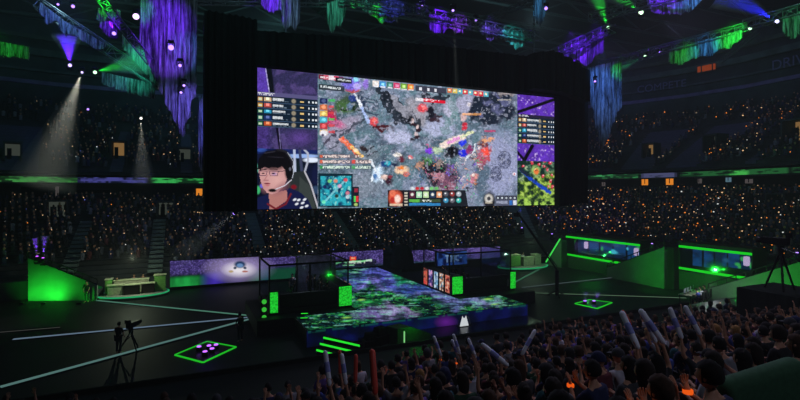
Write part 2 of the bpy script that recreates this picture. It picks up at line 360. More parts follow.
for i, (px_, z0, h, wd, mt) in enumerate([(644, 8.95, .9, .9, WIN), (669, 8.95, .95, 1.0, WIN), (698, 9.1, .6, .8, WIN2), (728, 9.2, .55, .7, WIN3), (749, 9.0, .5, .9, WIN2), (620, 8.9, .7, .6, WIN2), (603, 8.9, .6, .5, WIN2), (588, 9, .6, .6, WIN3),
        (35, 8.3, 1.2, 2.6, WIN2), (58, 8.3, 1.2, .3, WIN2), (90, 8.7, .5, 4.0, WIN2), (203, 8.4, .9, 1.6, WIN), (216, 8.5, .6, 1.0, WIN)]):
    a = pos(px_, 16.1, z0); x, y = bowl(a, 16.12); x2, y2 = bowl(a, 17); ang = math.atan2(y2-y, x2-x)-PI/2; mb = MB(); zz = z0+zo(a)
    M = Matrix.Translation((x, y, zz+h/2)) @ Matrix.Rotation(ang, 4, 'Z')
    def bx(c, dd, mi):
        b = MB(); b.box(c, dd); mb.add([M @ Vector(v) for v in b.v], b.f, mi)
    if wd > 2: # an unlit suite, only its pale rail and frame
        bx((0, -.05, -h/2), (wd, .08, .05), 0); bx((0, -.05, h/2), (wd, .08, .05), 0); bx((-wd/2, -.05, 0), (.06, .08, h), 0); bx((wd/2, -.05, 0), (.06, .08, h), 0); bx((0, 0, 0), (wd, .05, h), 2)
    else:
        bx((0, 0, 0), (wd, .08, h), 1); bx((0, -.05, h*.1), (wd*.1, .06, h*.8), 0); bx((0, -.05, h/2+.04), (wd+.16, .14, .08), 0); bx((0, -.05, -h/2-.04), (wd+.16, .14, .08), 0)
    struct(mb.build('window_%d' % (i+1), [pm('suite_frame', (66, 72, 80), .6), mt, DARKIN]), 'window of a suite in the dark wall between the seating tiers', 'window')
a = pos(706, 31, 26); x, y = bowl(a, 31.0); Yd = ST*x+CT*y; x2, y2 = bowl(a, 34); mb = MB(); mb.box((0, 0, 0), (2.6, .1, .9), mi=1); mb.box((-.7, -.06, 0), (.16, .08, 1.0)); mb.box((.9, -.06, 0), (.16, .08, 1.0)); mb.box((0, -.06, -.55), (2.8, .12, .12))
o = mb.build('window_14', [pm('suite_frame', (66, 72, 80)), em('press_window', (210, 90, 40), .3, False)]); o.location = (x, y, CAMZ+(HY-68)/F*Yd); o.rotation_euler = (0, 0, math.atan2(y2-y, x2-x)-PI/2); struct(o, 'orange lit window high on the rim wall under the green netting', 'window')
# banner wording under the roof on the right
def text(name, s, size, mat, parent=None, ext=.01):
    c = D.curves.new(name, 'FONT'); c.body = s; c.size = size; c.extrude = ext; c.align_x = 'CENTER'; c.align_y = 'CENTER'
    o = D.objects.new(name, c); COL.objects.link(o); dg = bpy.context.evaluated_depsgraph_get()
    me = D.meshes.new_from_object(o.evaluated_get(dg)); D.objects.remove(o); me.materials.clear(); me.materials.append(mat)
    o = D.objects.new(name, me); COL.objects.link(o)
    if parent is not None: o.parent = parent
    return o
for s_, px_, z_, size, rf in [('COMPETE', 662, 25.9, 1.75, 'faint grey raised word on the dark rim wall, under the green netting'), ('DRIVE', 792, 25.9, 2.0, 'faint violet raised word on the rim wall at the far right')]:
    a = pos(px_, 31, z_); x, y = bowl(a, 31.2); x2, y2 = bowl(a, 33)
    o = text('wall_lettering', s_, size, pm('letter_grey', (104, 108, 150), .7)); o.location = (x, y, z_+zo(a)); o.rotation_euler = (PI/2, 0, math.atan2(y2-y, x2-x)-PI/2)
    tag(o, rf, 'lettering')

# ================================================================== THE VIDEO WALL
SY = 29.0
TL, BR = atS(256, 67, SY), atS(555, 205, SY); x0, x1, zt, zb = TL.x, BR.x, TL.z, 7.92
W_, H_ = x1-x0, zt-zb
vw = empty('video_wall', ((x0+x1)/2, SY+.6, zb), 0, 'huge wide video wall showing a strategy game, hanging over the stage', 'screen'); lc = local(vw.location)
m = MB(); m.box(lc(((x0+x1)/2, SY+.45, (zb+zt)/2)), (W_+.12, .7, H_+.12)); m.build('housing', BLACKM, vw)
def screen(name, pxa, pxb, ya, yb, density, label, fn, base=(0, 0, 0)):
    """one display of the wall between two columns and two levels (ya, yb as v)"""
    xa, xb = (atS(pxa, 191, SY).x if pxa else x0), atS(pxb, 191, SY).x
    nu = int((xb-xa)*density); nv = int((yb-ya)*H_*density)
    P, C_ = flat((xa, SY+.08, zb+ya*H_), (xb-xa, 0, 0), (0, 0, (yb-ya)*H_), nu, nv)
    px, py, _ = proj(C_[..., 0], SY, C_[..., 2]); p = Paint(px, py, base); p.u = (C_[..., 0]-xa)/(xb-xa); p.v = (C_[..., 2]-zb)/H_
    fn(p); P = P-np.array(tuple(vw.location)); o = surface(name, P, p.c, led('screen_led', 1.05), vw)
    if label: o['label'] = label
    return o
def rock(p, col, seed):
    n = fbm(p.X*.35, p.Y*.35, seed); p.mix(np.ones_like(n), col); p.mott(1., .35, .75, seed); p.mott(1., 1.2, .3, seed+4)
def fn_game(p):
    X, Y = p.X, p.Y; p.mix(np.ones_like(X), (98, 120, 138)); p.mott(1., .12, .35, 2); p.mott(1., .6, .45, 12)
    n = fbm(X*.055, Y*.075, 21); p.mix(np.clip((n-.54)*7, 0, .6), (140, 148, 176)); n = fbm(X*.2, Y*.26, 27); p.mix(np.clip((n-.6)*9, 0, .7), (172, 180, 206))
    n = fbm(X*.14+9, Y*.16, 33); p.mix(np.clip((n-.6)*9, 0, .6), (52, 66, 84)); n = fbm(X*.1, Y*.12, 35); p.mix(np.clip((n-.5)*5, 0, .5), (96, 132, 140))
    p.warp(4.5, .22)
    E = p.ell
    # snowy banks and the pale arena on the right
    E(343, 128, 20, 7, (160, 152, 176), -30); E(334, 142, 8, 10, (150, 150, 172)); E(398, 137, 15, 7, (186, 190, 222)); E(440, 128, 16, 9, (176, 182, 214)); E(452, 108, 9, 8, (188, 188, 214))
    E(467, 104, 10, 11, (170, 170, 198)); E(500, 166, 22, 34, (154, 160, 196), 0, .85); E(428, 104, 12, 9, (150, 152, 170), 35); E(470, 180, 12, 22, (142, 150, 176)); E(482, 180, 7, 20, (92, 112, 132), 5)
    E(418, 112, 7, 15, (158, 156, 168), -35); E(360, 185, 26, 14, (126, 138, 154)); E(366, 155, 14, 8, (118, 132, 144))
    # teal path
    p.line([(452, 96), (455, 115), (446, 132)], 4, (118, 150, 156), .7); p.line([(405, 160), (430, 155), (440, 150)], 4, (110, 140, 150), .5)
    p.line([(330, 150), (350, 128), (368, 118)], 1.4, (58, 66, 80), .9); p.line([(322, 146), (331, 138), (345, 128)], .9, (70, 66, 84))
    # cliffs
    for poly in ([(383, 90), (392, 96), (404, 122), (396, 124), (386, 108), (379, 100)], [(396, 96), (402, 99), (420, 120), (424, 132), (414, 126), (402, 112)], [(423, 92), (448, 96), (450, 100), (434, 104), (424, 99)],
                 [(376, 86), (381, 84), (388, 98), (384, 102)]): p.poly(poly, (28, 34, 44), .92)
    p.poly([(388, 95), (398, 98), (410, 107), (418, 121), (413, 125), (402, 116), (392, 104)], (152, 152, 166), .9); p.line([(388, 95), (393, 105), (403, 117), (412, 126)], 1.2, (24, 28, 38), .9)
    for y in (98, 102.5, 107, 111.5): p.line([(364, y), (378, y+1.6)], .9, (52, 64, 86), .85); p.line([(364, y+1.6), (378, y+3.2)], .7, (150, 156, 176), .6)
    E(350, 103, 12, 8, (62, 84, 60)); E(342, 108, 9, 7, (70, 104, 62)); E(360, 100, 6, 7, (40, 56, 80)); p.line([(340, 112), (352, 106), (362, 110)], 1.2, (30, 44, 30))
    E(408, 120, 6, 5, (20, 24, 32)); E(432, 113, 4, 8, (26, 26, 36)); E(437, 118, 6, 3, (60, 40, 50)); E(385, 128, 8, 3, (78, 26, 34)); E(376, 127, 4, 4, (58, 22, 30)); E(414, 138, 4, 3, (40, 36, 44))
    # the dark stones in the upper right
    for c in ((487, 106, 15, 13), (500, 98, 14, 8), (477, 112, 8, 9), (507, 112, 9, 9), (490, 120, 12, 5), (478, 100, 6, 5)): E(*c, (30, 38, 54), 0, .95)
    for c in ((497, 110, 6, 4), (488, 103, 4, 3), (505, 103, 5, 3), (482, 115, 3, 2), (497, 95, 5, 2)): E(*c, (92, 96, 134), 20, .9)
    E(508, 92, 8, 3, (160, 150, 150)); E(480, 92, 4, 3, (170, 172, 190))
    # the fight
    for c in ((445, 176, 14, 13), (430, 166, 14, 8), (452, 152, 9, 6), (436, 180, 8, 9)): E(*c, (36, 32, 42), 0, .9)
    p.warp(5.5, .5, 8)
    for c, k in (((447, 185, 10, 11), (112, 74, 98)), ((450, 188, 6, 6), (156, 104, 126)), ((442, 178, 3, 4), (186, 140, 156)), ((436, 176, 4, 5), (190, 130, 140)), ((428, 160, 5, 3), (96, 150, 90)), ((440, 163, 5, 4), (150, 134, 130)), ((420, 166, 5, 4), (184, 140, 120)),
                 ((450, 170, 4, 4), (110, 84, 110)), ((486, 154, 5, 8), (196, 84, 92)), ((484, 144, 4, 4), (120, 56, 62)), ((489, 140, 6, 3), (224, 160, 120)), ((482, 160, 4, 7), (180, 90, 110)), ((470, 152, 4, 5), (120, 60, 90))):
        E(*c, k, 0, .9)
    for k in range(150):
        x, y = 420+60*random.random(), 146+50*random.random(); E(x, y, random.uniform(.6, 2.), random.uniform(.5, 1.5), random.choice([(240, 220, 220), (40, 30, 40), (200, 110, 150), (90, 180, 130), (120, 90, 200), (230, 150, 110), (24, 24, 34), (70, 120, 160)]), random.uniform(0, 90), .85)
    p.warp(1.6, .5, 8)
    p.line([(443, 146), (452, 141), (463, 137)], 3.2, (246, 226, 214)); p.line([(449, 143), (459, 138)], 1.6, (236, 160, 220)); p.line([(462, 137), (473, 132)], 1.5, (220, 226, 180))
    E(463, 143, 3.6, 3.4, (42, 58, 238)); E(464, 153, 5, 4, (38, 46, 226)); E(453, 151, 6, 4.5, (14, 14, 16)); p.line([(467, 158), (474, 152), (476, 144)], 1, (220, 230, 240)); E(430, 151, 4, 3, (128, 62, 226)); E(438, 150, 5, 3.4, (190, 214, 176))
    E(470, 150, 3, 5, (140, 52, 110)); E(486, 152, 3.5, 4, (248, 84, 70)); E(475, 176, 3.6, 3.2, (226, 150, 140)); E(474, 175, 1.6, 1.4, (250, 230, 220)); E(473, 180, 2, 4, (210, 130, 150))
    # creatures left of the middle
    E(374, 121, 4.6, 4.2, (222, 76, 84)); E(375, 120, 2, 1.8, (250, 120, 110)); E(423, 108, 4.8, 4.6, (226, 72, 84)); E(424, 107, 2, 2, (255, 130, 130)); E(465, 126, 3, 4, (210, 44, 64)); E(464, 117, 3, 4, (226, 190, 190)); E(470, 104, 2, 2, (230, 220, 225))
    E(330, 112, 7, 4, (150, 60, 80), 0, .6); E(331, 119, 6, 6, (196, 34, 84)); E(338, 124, 8, 4, (196, 108, 150), 20, .8); E(353, 90, 7, 2.4, (190, 70, 50)); 
    p.line([(343, 139), (351, 147), (358, 153)], 2.6, (236, 110, 70)); p.line([(352, 147), (362, 156)], 1.6, (255, 206, 120)); E(364, 149, 4.6, 2.2, (48, 40, 44), 30); E(343, 140, 3, 1.6, (250, 80, 70), 20); E(356, 150, 2.5, 2, (255, 236, 200))
    p.line([(366, 153), (374, 146)], .8, (40, 40, 50)); p.line([(368, 156), (378, 151)], .6, (40, 40, 50)); p.line([(340, 139), (346, 142)], 1, (250, 150, 120))
    E(352, 84, 10, 6, (124, 110, 226)); E(357, 86, 4, 3, (190, 170, 255)); E(356, 79, 3, 2.4, (150, 226, 250)); E(366, 84, 3, 5, (150, 120, 220))
    p.line([(355, 95), (361, 104), (366, 116), (369, 122)], 1.3, (178, 200, 250)); p.line([(355, 94), (361, 105)], 1.5, (240, 246, 255)); E(353, 98, 4, 4, (40, 60, 130)); E(350, 106, 3, 3, (104, 130, 160))
    E(378, 174, 5, 8, (200, 226, 250), 20); p.line([(371, 160), (377, 172), (372, 180)], 1.4, (235, 245, 255)); p.line([(382, 162), (378, 172), (383, 182)], 1.2, (225, 240, 255)); E(376, 176, 2, 3, (80, 130, 190))
    E(386, 164, 6, 3.4, (32, 70, 128)); E(388, 163, 3, 2.6, (50, 170, 190)); E(395, 165, 3, 2, (30, 40, 66)); E(389, 180, 4, 5, (56, 28, 44)); E(385, 177, 3.6, 2.6, (244, 212, 200)); E(391, 177, 2, 2, (150, 60, 70))
    E(402, 170, 7, 4, (244, 206, 170)); E(401, 168, 3, 2, (240, 130, 50)); E(407, 174, 3, 2.4, (220, 120, 110)); E(398, 155, 4.2, 2.4, (252, 244, 236)); E(402, 159, 3, 3, (100, 40, 54)); E(411, 157, 2.2, 2, (230, 120, 130)); E(411, 158, 1, 1, (255, 225, 215))
    for x, y in ((413, 121), (417, 134), (418, 127)): E(x, y, 1.6, 2.6, (226, 200, 200)); E(x+1, y+3, 2.4, 1.6, (48, 30, 40))
    # rings on the pale arena
    for cx, cy, r in ((505, 160, 7), (497, 174, 6)):
        p.nowarp(); dd = np.hypot(X-cx, (Y-cy)*.75); p.mix(.85*(dd < r)*(.35+.65*(fbm(X*.9, Y*.9, 4) > .5)), (58, 64, 92))
    E(515, 174, 1.8, 1.6, (250, 240, 250)); E(515, 174, .8, .8, (220, 30, 60))
    n = fbm(X*.55, Y*.7, 141, 3); p.mix(np.clip((n-.62)*8, 0, .4), (46, 54, 72)); n = fbm(X*.4, Y*.5, 151, 3); p.mix(np.clip((n-.66)*10, 0, .4), (190, 194, 216)); p.mott(1., 1.2, .22, 161)
    # interface
    p.nowarp(); p.words(353, 385, 82, 84, (250, 250, 250), 3, 0)
    xs = np.array([319, 518]); top = lambda x: 73.5+(x-319)*.1035
    dt = Y-(73.5+(X-319)*.1035)
    def bar(xa, xb, da, db, col, a=1): p.mix(a*((X >= xa) & (X < xb) & (dt >= da) & (dt < db)), col)
    for k, c in enumerate([(120, 40, 60), (216, 100, 120), (240, 220, 230), (210, 50, 90), (120, 60, 110)]): bar(319+k*5, 324+k*5, .5, 5, c)
    p.mix(.9*((X >= 321) & (X < 339) & (dt > 2) & (dt < 4)*(fbm(X, Y, 3) > .45)), (250, 240, 245))
    bar(336, 352, 1.5, 6.5, (34, 34, 44)); p.mix(((X > 338) & (X < 351) & (dt > 3) & (dt < 5))*.8*(_h(np.floor(X), np.floor(Y), 3) > .4), (220, 225, 230))
    bar(319, 345, 10, 15.5, (36, 44, 50), .9); p.mix(((X > 321) & (X < 341) & (dt > 11.4) & (dt < 13.6))*.85*(_h(np.floor(X*1.2), np.floor(Y), 4) > .3), (225, 232, 236))
    for k, c in enumerate([(22, 36, 84), (206, 110, 66), (228, 180, 90), (66, 170, 190), (190, 54, 60), (216, 170, 88)]):
        yy = 98+k*6.3; p.rect(320, yy, 328, yy+5.4, c); p.ell(324, yy+2.6, 2.2, 1.8, tuple(min(255, v+60) for v in c)); p.rect(329, yy+1, 334+random.random()*2, yy+3.5, (214, 66, 74) if k % 3 else (70, 190, 90), .8)
    p.ell(324, 133, 4, 3, (236, 236, 244)); p.ell(323, 135, 1.4, 1.4, (90, 80, 110))
    cols = [(240, 230, 225), (70, 150, 220), (60, 120, 110), (216, 66, 110), (120, 170, 60), (236, 130, 50)]
    for k, c in enumerate(cols): bar(373+k*7, 379.3+k*7, 1, 7, c); bar(375+k*7, 378+k*7, 2.6, 5, tuple(min(255, v+90) for v in c)); bar(374+k*7, 379+k*7, 6, 7.4, (240, 240, 250), .8)
    bar(416, 447, 1.5, 7, (60, 62, 78)); 
    for x in (421, 429, 436): bar(x-1.2, x+1.2, 3, 6, (236, 236, 246))
    for k in range(8): c = random.choice([(236, 120, 60), (230, 200, 90), (220, 60, 70), (90, 180, 200), (240, 220, 220)]); bar(448+k*5.2, 452.6+k*5.2, 1, 5.5, c); bar(449+k*5.2, 451+k*5.2, 2, 4, (250, 240, 200))
    bar(416, 424, 13.8, 17, (240, 236, 240), .8); bar(424, 446, 13.8, 17, (222, 26, 52)); p.mix(((X > 418) & (X < 440) & (dt > 14) & (dt < 16))*.8*(_h(np.floor(X), np.floor(Y), 9) > .5), (250, 240, 250))
    p.rect(463, 113, 482, 115.2, (214, 150, 90), .8); p.rect(463, 113, 472, 114.6, (250, 190, 150), .8); p.rect(485, 130, 496, 132, (196, 60, 110), .8); p.rect(498, 99, 512, 100.3, (206, 200, 190), .6)
    # chat lines
    for k, (ya, xb) in enumerate([(154, 362), (159.5, 372), (165, 371)]):
        p.rect(319, ya, xb, ya+4.4, (96, 66, 74) if k < 2 else (70, 90, 96), .5)
        p.mix(((X > 321) & (X < xb) & (Y > ya+.9) & (Y < ya+3.5) & ((X < 350) | (X > 356)))*.9*(_h(np.floor(X*1.1), np.floor(Y*.9), 31+k) > .3), (236, 216, 210) if k < 2 else (214, 236, 220))
        p.rect(320, ya+.6, 323, ya+3.8, (206, 100, 76) if k < 2 else (60, 150, 90)); p.rect(352, ya+.4, 356, ya+4, (226, 80, 70) if k == 1 else (90, 170, 110), .9 if k else 0)
    # small map
    p.rect(318.5, 173.5, 353, 207, (18, 44, 56)); xm = (X >= 320.5) & (X < 351.5) & (Y >= 176) & (Y < 205.5)
    n = fbm(X*.25, Y*.25, 44); p.mix(xm*1., (24, 92, 122)); p.mix(xm*np.clip((n-.42)*6, 0, 1), (46, 170, 186)); p.mix(xm*np.clip((.4-n)*8, 0, .9), (14, 44, 82))
    n = fbm(X*.45, Y*.45, 47); p.mix(xm*np.clip((n-.64)*9, 0, .9), (150, 222, 214)); p.line([(324, 203), (334, 192), (346, 180)], 1, (130, 210, 220), .7)
    for x, y, c in ((336, 181, (216, 130, 110)), (346, 180, (220, 80, 90)), (340, 186, (214, 170, 200)), (325, 187, (30, 40, 90)), (348, 197, (190, 220, 230)), (324, 202, (110, 230, 190)), (330, 181, (120, 210, 130)), (337, 196, (40, 60, 60)), (348, 193, (200, 120, 140))): p.ell(x, y, 2, 1.8, c)
    p.rect(353, 187, 359.5, 207, (28, 30, 42)); p.rect(354.5, 188.5, 358.5, 192, (150, 44, 62)); p.rect(354, 196, 356.3, 202, (70, 200, 90)); p.rect(356.3, 196, 358.8, 202, (220, 50, 60)); p.ell(356.3, 204.6, 1.8, 1.6, (170, 200, 110))
    # bottom plates
    p.rect(388, 190, 404, 207, (40, 24, 28)); p.ell(396, 198, 6.6, 7.4, (216, 92, 66)); p.ell(398, 199, 3, 4, (252, 220, 206)); p.ell(393, 193, 3, 3, (236, 120, 90)); p.ell(393, 200, 2, 3, (190, 50, 44)); p.rect(390, 203.6, 403, 206, (240, 210, 180), .8)
    p.poly([(404, 190), (466, 190), (469, 207.5), (404, 207.5)], (30, 34, 42)); 
    for k, c in enumerate([(90, 36, 60), (170, 220, 180), (196, 226, 170), (40, 60, 90), (222, 150, 110)]): p.rect(410+k*6.8, 191.5, 415.4+k*6.8, 197.6, c); p.ell(412.7+k*6.8, 194.5, 1.5, 1.5, (240, 240, 230), 0, .8)
    for k in range(5): p.rect(405, 192+k*3, 408, 193.6+k*3, (230, 220, 200), .7)
    p.rect(409.5, 199.4, 420, 202.2, (94, 180, 74)); p.rect(420, 199.4, 441, 202.2, (60, 80, 56)); p.rect(409.5, 203, 441, 205.6, (50, 130, 190)); p.mix(((X > 422) & (X < 432) & (Y > 199.8) & (Y < 201.8))*.9*(_h(np.floor(X), np.floor(Y), 8) > .35), (235, 240, 235))
    for r_ in range(2):
        for k in range(3): p.ell(446.5+k*6.4, 194+r_*6.4, 2.4, 2.4, [(90, 92, 104), (150, 60, 60), (180, 190, 200), (66, 150, 190), (110, 110, 120), (60, 190, 180)][r_*3+k]); p.ell(446+k*6.4, 193.4+r_*6.4, .8, .8, (236, 240, 244))
    p.poly([(412, 189.5), (421, 187), (440, 187), (442, 190), (412, 190.5)], (150, 150, 150), .5)
    for k, c in enumerate([(210, 220, 226), (206, 50, 56), (196, 44, 60), (226, 226, 226), (120, 200, 120), (110, 190, 110)]): p.ell(413+k*4.8, 188.4, 2, 1.6, c)
    p.ell(490, 201, 6.4, 9, (36, 36, 44)); p.ell(489.5, 198.6, 4, 4.4, (206, 202, 196)); p.ell(489.5, 198.6, 1.8, 2, (60, 60, 66)); p.rect(486, 202, 493, 203.4, (200, 190, 170), .7)
    p.rect(496, 195.5, 518.5, 206, (84, 88, 108)); 
    for k in range(5): p.rect(497+k*4.2, 196.4, 500.4+k*4.2, 199.4, (26, 28, 40)); p.ell(498.6+k*4.2, 198, 1, 1, (200, 210, 220))
    p.rect(497, 201, 508, 203.6, (160, 166, 190), .8); p.rect(510, 200.6, 513, 205, (50, 110, 190)); p.rect(514, 200.6, 517.4, 205, (214, 220, 230)); ui_end(p)
def ui_end(p):
    p.mott(1., .9, .35, 261); p.mott(1., 2.2, .3, 271)
def stats(p, va, vb, seed, green):
    u, v = p.u, p.v; n = 5; p.mix((v >= va) & (v < vb), (19, 34, 50)); hd = vb-.028
    p.mix((v >= hd) & (v < vb), (88, 84, 128) if seed < 5 else (40, 34, 60)); p.mix(((v >= hd+.006) & (v < vb-.005) & (u > .03) & (u < .3))*(_h(np.floor(u*60), np.floor(v*120), 3) > .3)*.8, (226, 226, 236))
    rh = (hd-va)/n
    for k in range(n):
        a, b = va+k*rh, va+(k+1)*rh; r_ = (v > a) & (v < b); c = (v > a+rh*.2) & (v < b-rh*.2)
        p.mix((v < a+rh*.06) & (v > a-rh*.02), (62, 84, 112)); ic = [(186, 130, 66), (40, 110, 76), (46, 104, 66), (190, 136, 56), (44, 116, 90)][(k*2+seed) % 5]
        p.mix(c & (u > .03) & (u < .11), ic); p.mix(((v > a+rh*.3) & (v < b-rh*.35) & (u > .045) & (u < .095))*.8, (214, 230, 200))
        i2 = [(196, 80, 70), (226, 190, 150), (210, 90, 40), (30, 50, 110), (50, 160, 200)][(k+seed) % 5]; p.mix((c & (u > .13) & (u < .24))*(.55+.45*fbm(u*70, v*90, k+seed)), i2)
        p.mix(c & (u > .16) & (u < .21)*(v > a+rh*.4), tuple(min(255, q+70) for q in i2))
        L = .26+random.uniform(.12, .26); L = L if not green else L+.1
        p.mix(((v > a+rh*.42) & (v < b-rh*.22) & (u > .26) & (u < L))*(.45+.55*_h(np.floor(u*55), np.floor(v*200), seed+k)), (232, 236, 240))
        p.mix(((v > a+rh*.24) & (v < a+rh*.36) & (u > .26) & (u < L+.08))*.5*(_h(np.floor(u*70), u*0, seed+k+3) > .3), (140, 160, 180))
        w_ = np.hypot((u-.6)/.03, (v-(a+b)/2)/(rh*.3)); p.mix(np.clip(1.5-w_, 0, 1), (176, 164, 140)); p.mix(np.clip(.8-w_, 0, 1), (90, 80, 70))
        p.mix((v > a+rh*.36) & (v < b-rh*.36) & (u > .7) & (u < .77), (228, 190, 120))
        for uu in (.85, .92, .975): p.mix((v > a+rh*.34) & (v < b-rh*.34) & (u > uu-.012) & (u < uu+.012), (226, 230, 236))
def vv(px, y): return (CAMZ-(y-HY)/F*(atS(px, 191, SY)-Vector((0, 0, CAMZ))).length*0+0) if False else ((-(y-HY)/F)*(SY/rdir(px, 191).y)+CAMZ-zb)/H_
V_CAM, V_S0, V_S1 = vv(256, 148), vv(256, 126), vv(256, 91)
def fn_left(p):
    p.mix(np.ones_like(p.X), (66, 50, 116)); p.mott(1., .25, .7, 5); p.mott(1., .9, .45, 8); n = fbm(p.X*.1, p.Y*.1, 7)
    p.mix(np.clip((p.X-266)/8, 0, 1)*.75, (44, 46, 72)); p.mix(np.clip((n-.5)*5, 0, .45)*(p.X > 270), (96, 78, 140))
    p.poly([(256, 60), (267, 60), (271, 96), (256, 96)], (92, 62, 178), .75); p.line([(268, 60), (272, 94)], 3, (14, 18, 26)); p.line([(265.5, 66), (269.5, 92)], .5, (190, 180, 240), .8)
    p.line([(277, 125), (281, 150)], 1.6, (18, 14, 32)); p.line([(279, 125), (281, 150)], .4, (150, 140, 200), .5); p.ell(300, 138, 14, 8, (92, 66, 142), 0, .4); p.mott(1., 1.1, .6, 61)
    stats(p, V_S0, V_S1, 2, False)
def fn_cam(p):
    E = p.ell; p.mix(np.ones_like(p.X), (14, 20, 44)); p.mott(1., .2, .8, 9); p.rect(255, 146, 320, 154, (24, 40, 104), .8)
    for x, y, rx, ry, c in ((300, 156, 20, 2, (150, 180, 235)), (312, 160, 8, 2.4, (226, 236, 255)), (262, 150, 5, 2, (50, 80, 160)), (258, 168, 3, 4, (70, 160, 140)), (258, 190, 2.5, 4, (60, 180, 110)), (262, 186, 2, 2, (60, 90, 220)), (316, 175, 4, 10, (20, 26, 60)), (298, 170, 6, 10, (20, 34, 40)), (316, 190, 5, 4, (50, 70, 100)), (262, 158, 8, 4, (22, 30, 66))): E(x, y, rx, ry, c)
    # gaming chair
    p.line([(294.4, 146), (295.4, 172)], 1.2, (190, 200, 226), .9); p.line([(303, 148), (308, 153), (308.5, 160), (305, 172)], 1., (176, 180, 198)); p.line([(300, 150), (302, 170)], 1.4, (60, 66, 96)); p.poly([(288, 178), (292, 172), (306, 171), (311, 182), (320, 212), (288, 212)], (40, 46, 48)); p.line([(305, 171.6), (311, 184), (319, 210)], .8, (186, 184, 194)); p.ell(294, 187, 3, 2.4, (120, 20, 34), 0, .8)
    p.poly([(300, 176), (310, 186), (317, 212), (298, 212)], (62, 70, 68), .7)
    # shoulders and neck
    p.poly([(255, 212), (256, 198), (266, 195), (276, 192), (290, 188), (300, 192), (308, 199), (314, 212)], (20, 26, 66)); p.poly([(270, 212), (269, 194), (287, 190), (288, 200), (279, 206)], (176, 118, 112))
    p.line([(268, 204), (276, 209), (286, 204), (291, 194)], 1, (110, 30, 40)); 
    for x, y in ((299, 200), (303, 203), (297, 204), (307, 206), (302, 207.5), (295, 199.6), (305, 199.5)): E(x, y, 1.9, 1.1, (226, 230, 240), -25, .9)
    # head, turned a little to the left
    p.poly([(259.2, 168), (262, 160), (276, 156), (287, 162), (287.5, 178), (284, 186.5), (278, 192.4), (272, 194.4), (267, 192.6), (264, 189), (262, 184.6), (260.8, 180.4), (259.6, 176), (258.8, 172)], (204, 152, 150)); E(265, 186, 3.4, 5, (182, 124, 126), 0, .5, .8); E(277, 180, 6, 5, (224, 174, 168), 0, .6, .8); E(281, 188.6, 7, 3.6, (146, 94, 102), -38, .75, .8); E(268, 168.6, 9, 2.4, (146, 104, 110), 0, .6, .8)
    E(274.6, 159.4, 16, 10, (12, 11, 16)); p.poly([(257.6, 169), (259, 159), (266, 151.4), (279, 149.4), (288, 154), (292, 164), (292, 177), (287, 178), (285.6, 170), (282, 166), (278, 168), (274, 166.2), (269, 168.4), (265, 166.8), (260.6, 169.6)], (13, 12, 17)); p.line([(265, 153), (275, 151.4)], .6, (56, 54, 66), .6); p.line([(268, 156.6), (284, 157.6)], .5, (40, 38, 48), .6)
    p.line([(260, 170), (266.4, 169.2)], .45, (40, 26, 34)); p.line([(270, 169), (277.6, 169.4)], .45, (40, 26, 34))
    p.line([(259.4, 171), (260, 175.4), (266, 175.8), (267.2, 171.4), (259.4, 171)], .28, (74, 46, 76)); p.line([(269.8, 171.4), (270.4, 175.9), (277.6, 175.9), (278.6, 171), (269.8, 171.4)], .28, (74, 46, 76)); p.line([(278.8, 171.6), (286, 170.6)], .35, (50, 36, 50)); p.line([(267.2, 172), (269.8, 172)], .25, (70, 46, 66))
    E(274.4, 173.8, 3, 1.7, (172, 140, 190), 0, .45); E(263.4, 173.4, 1.5, .6, (40, 26, 36)); E(273.6, 173.3, 1.8, .6, (40, 26, 36)); p.line([(267.6, 175), (265, 179.4)], .4, (176, 116, 118)); p.line([(264, 180), (268.6, 180.2)], .4, (150, 90, 98)); E(267.6, 183.6, 3, .8, (156, 60, 76)); p.line([(264.8, 183.4), (270.4, 183.8)], .25, (84, 26, 42)); E(267.8, 185.6, 2.2, .5, (188, 100, 110))
    # headset
    p.line([(277, 148.8), (286, 151.4), (292, 160), (293, 168)], 1.1, (34, 34, 42)); p.line([(288, 152.6), (293.4, 161), (294, 168)], .3, (190, 196, 210), .8); E(289.4, 172.4, 4.2, 7.4, (14, 14, 18)); p.line([(293, 166), (294, 172), (292.6, 178)], .35, (180, 186, 200)); E(290.4, 169, 1.2, 1.8, (90, 90, 104)); p.line([(291.6, 180), (285, 185.6), (275, 189.6)], .4, (216, 214, 226)); E(272.6, 190.4, 4, 1.7, (12, 10, 14))
def fn_right(p):
    p.mix(np.ones_like(p.X), (92, 50, 176)); p.mott(1., .3, .5, 15); p.mott(1., 1., .35, 18); n = fbm(p.X*.5, p.Y*.5, 88); p.mix(np.clip((n-.68)*8, 0, .8), (220, 190, 250))
    p.line([(518, 112), (530, 108), (556, 99)], 1.6, (12, 12, 18)); p.line([(533, 146), (524, 162)], 1.8, (10, 8, 18)); p.line([(518, 152), (525, 160)], 1.3, (14, 10, 24))
    stats(p, vv(518, 143), vv(518, 113.5), 7, True)
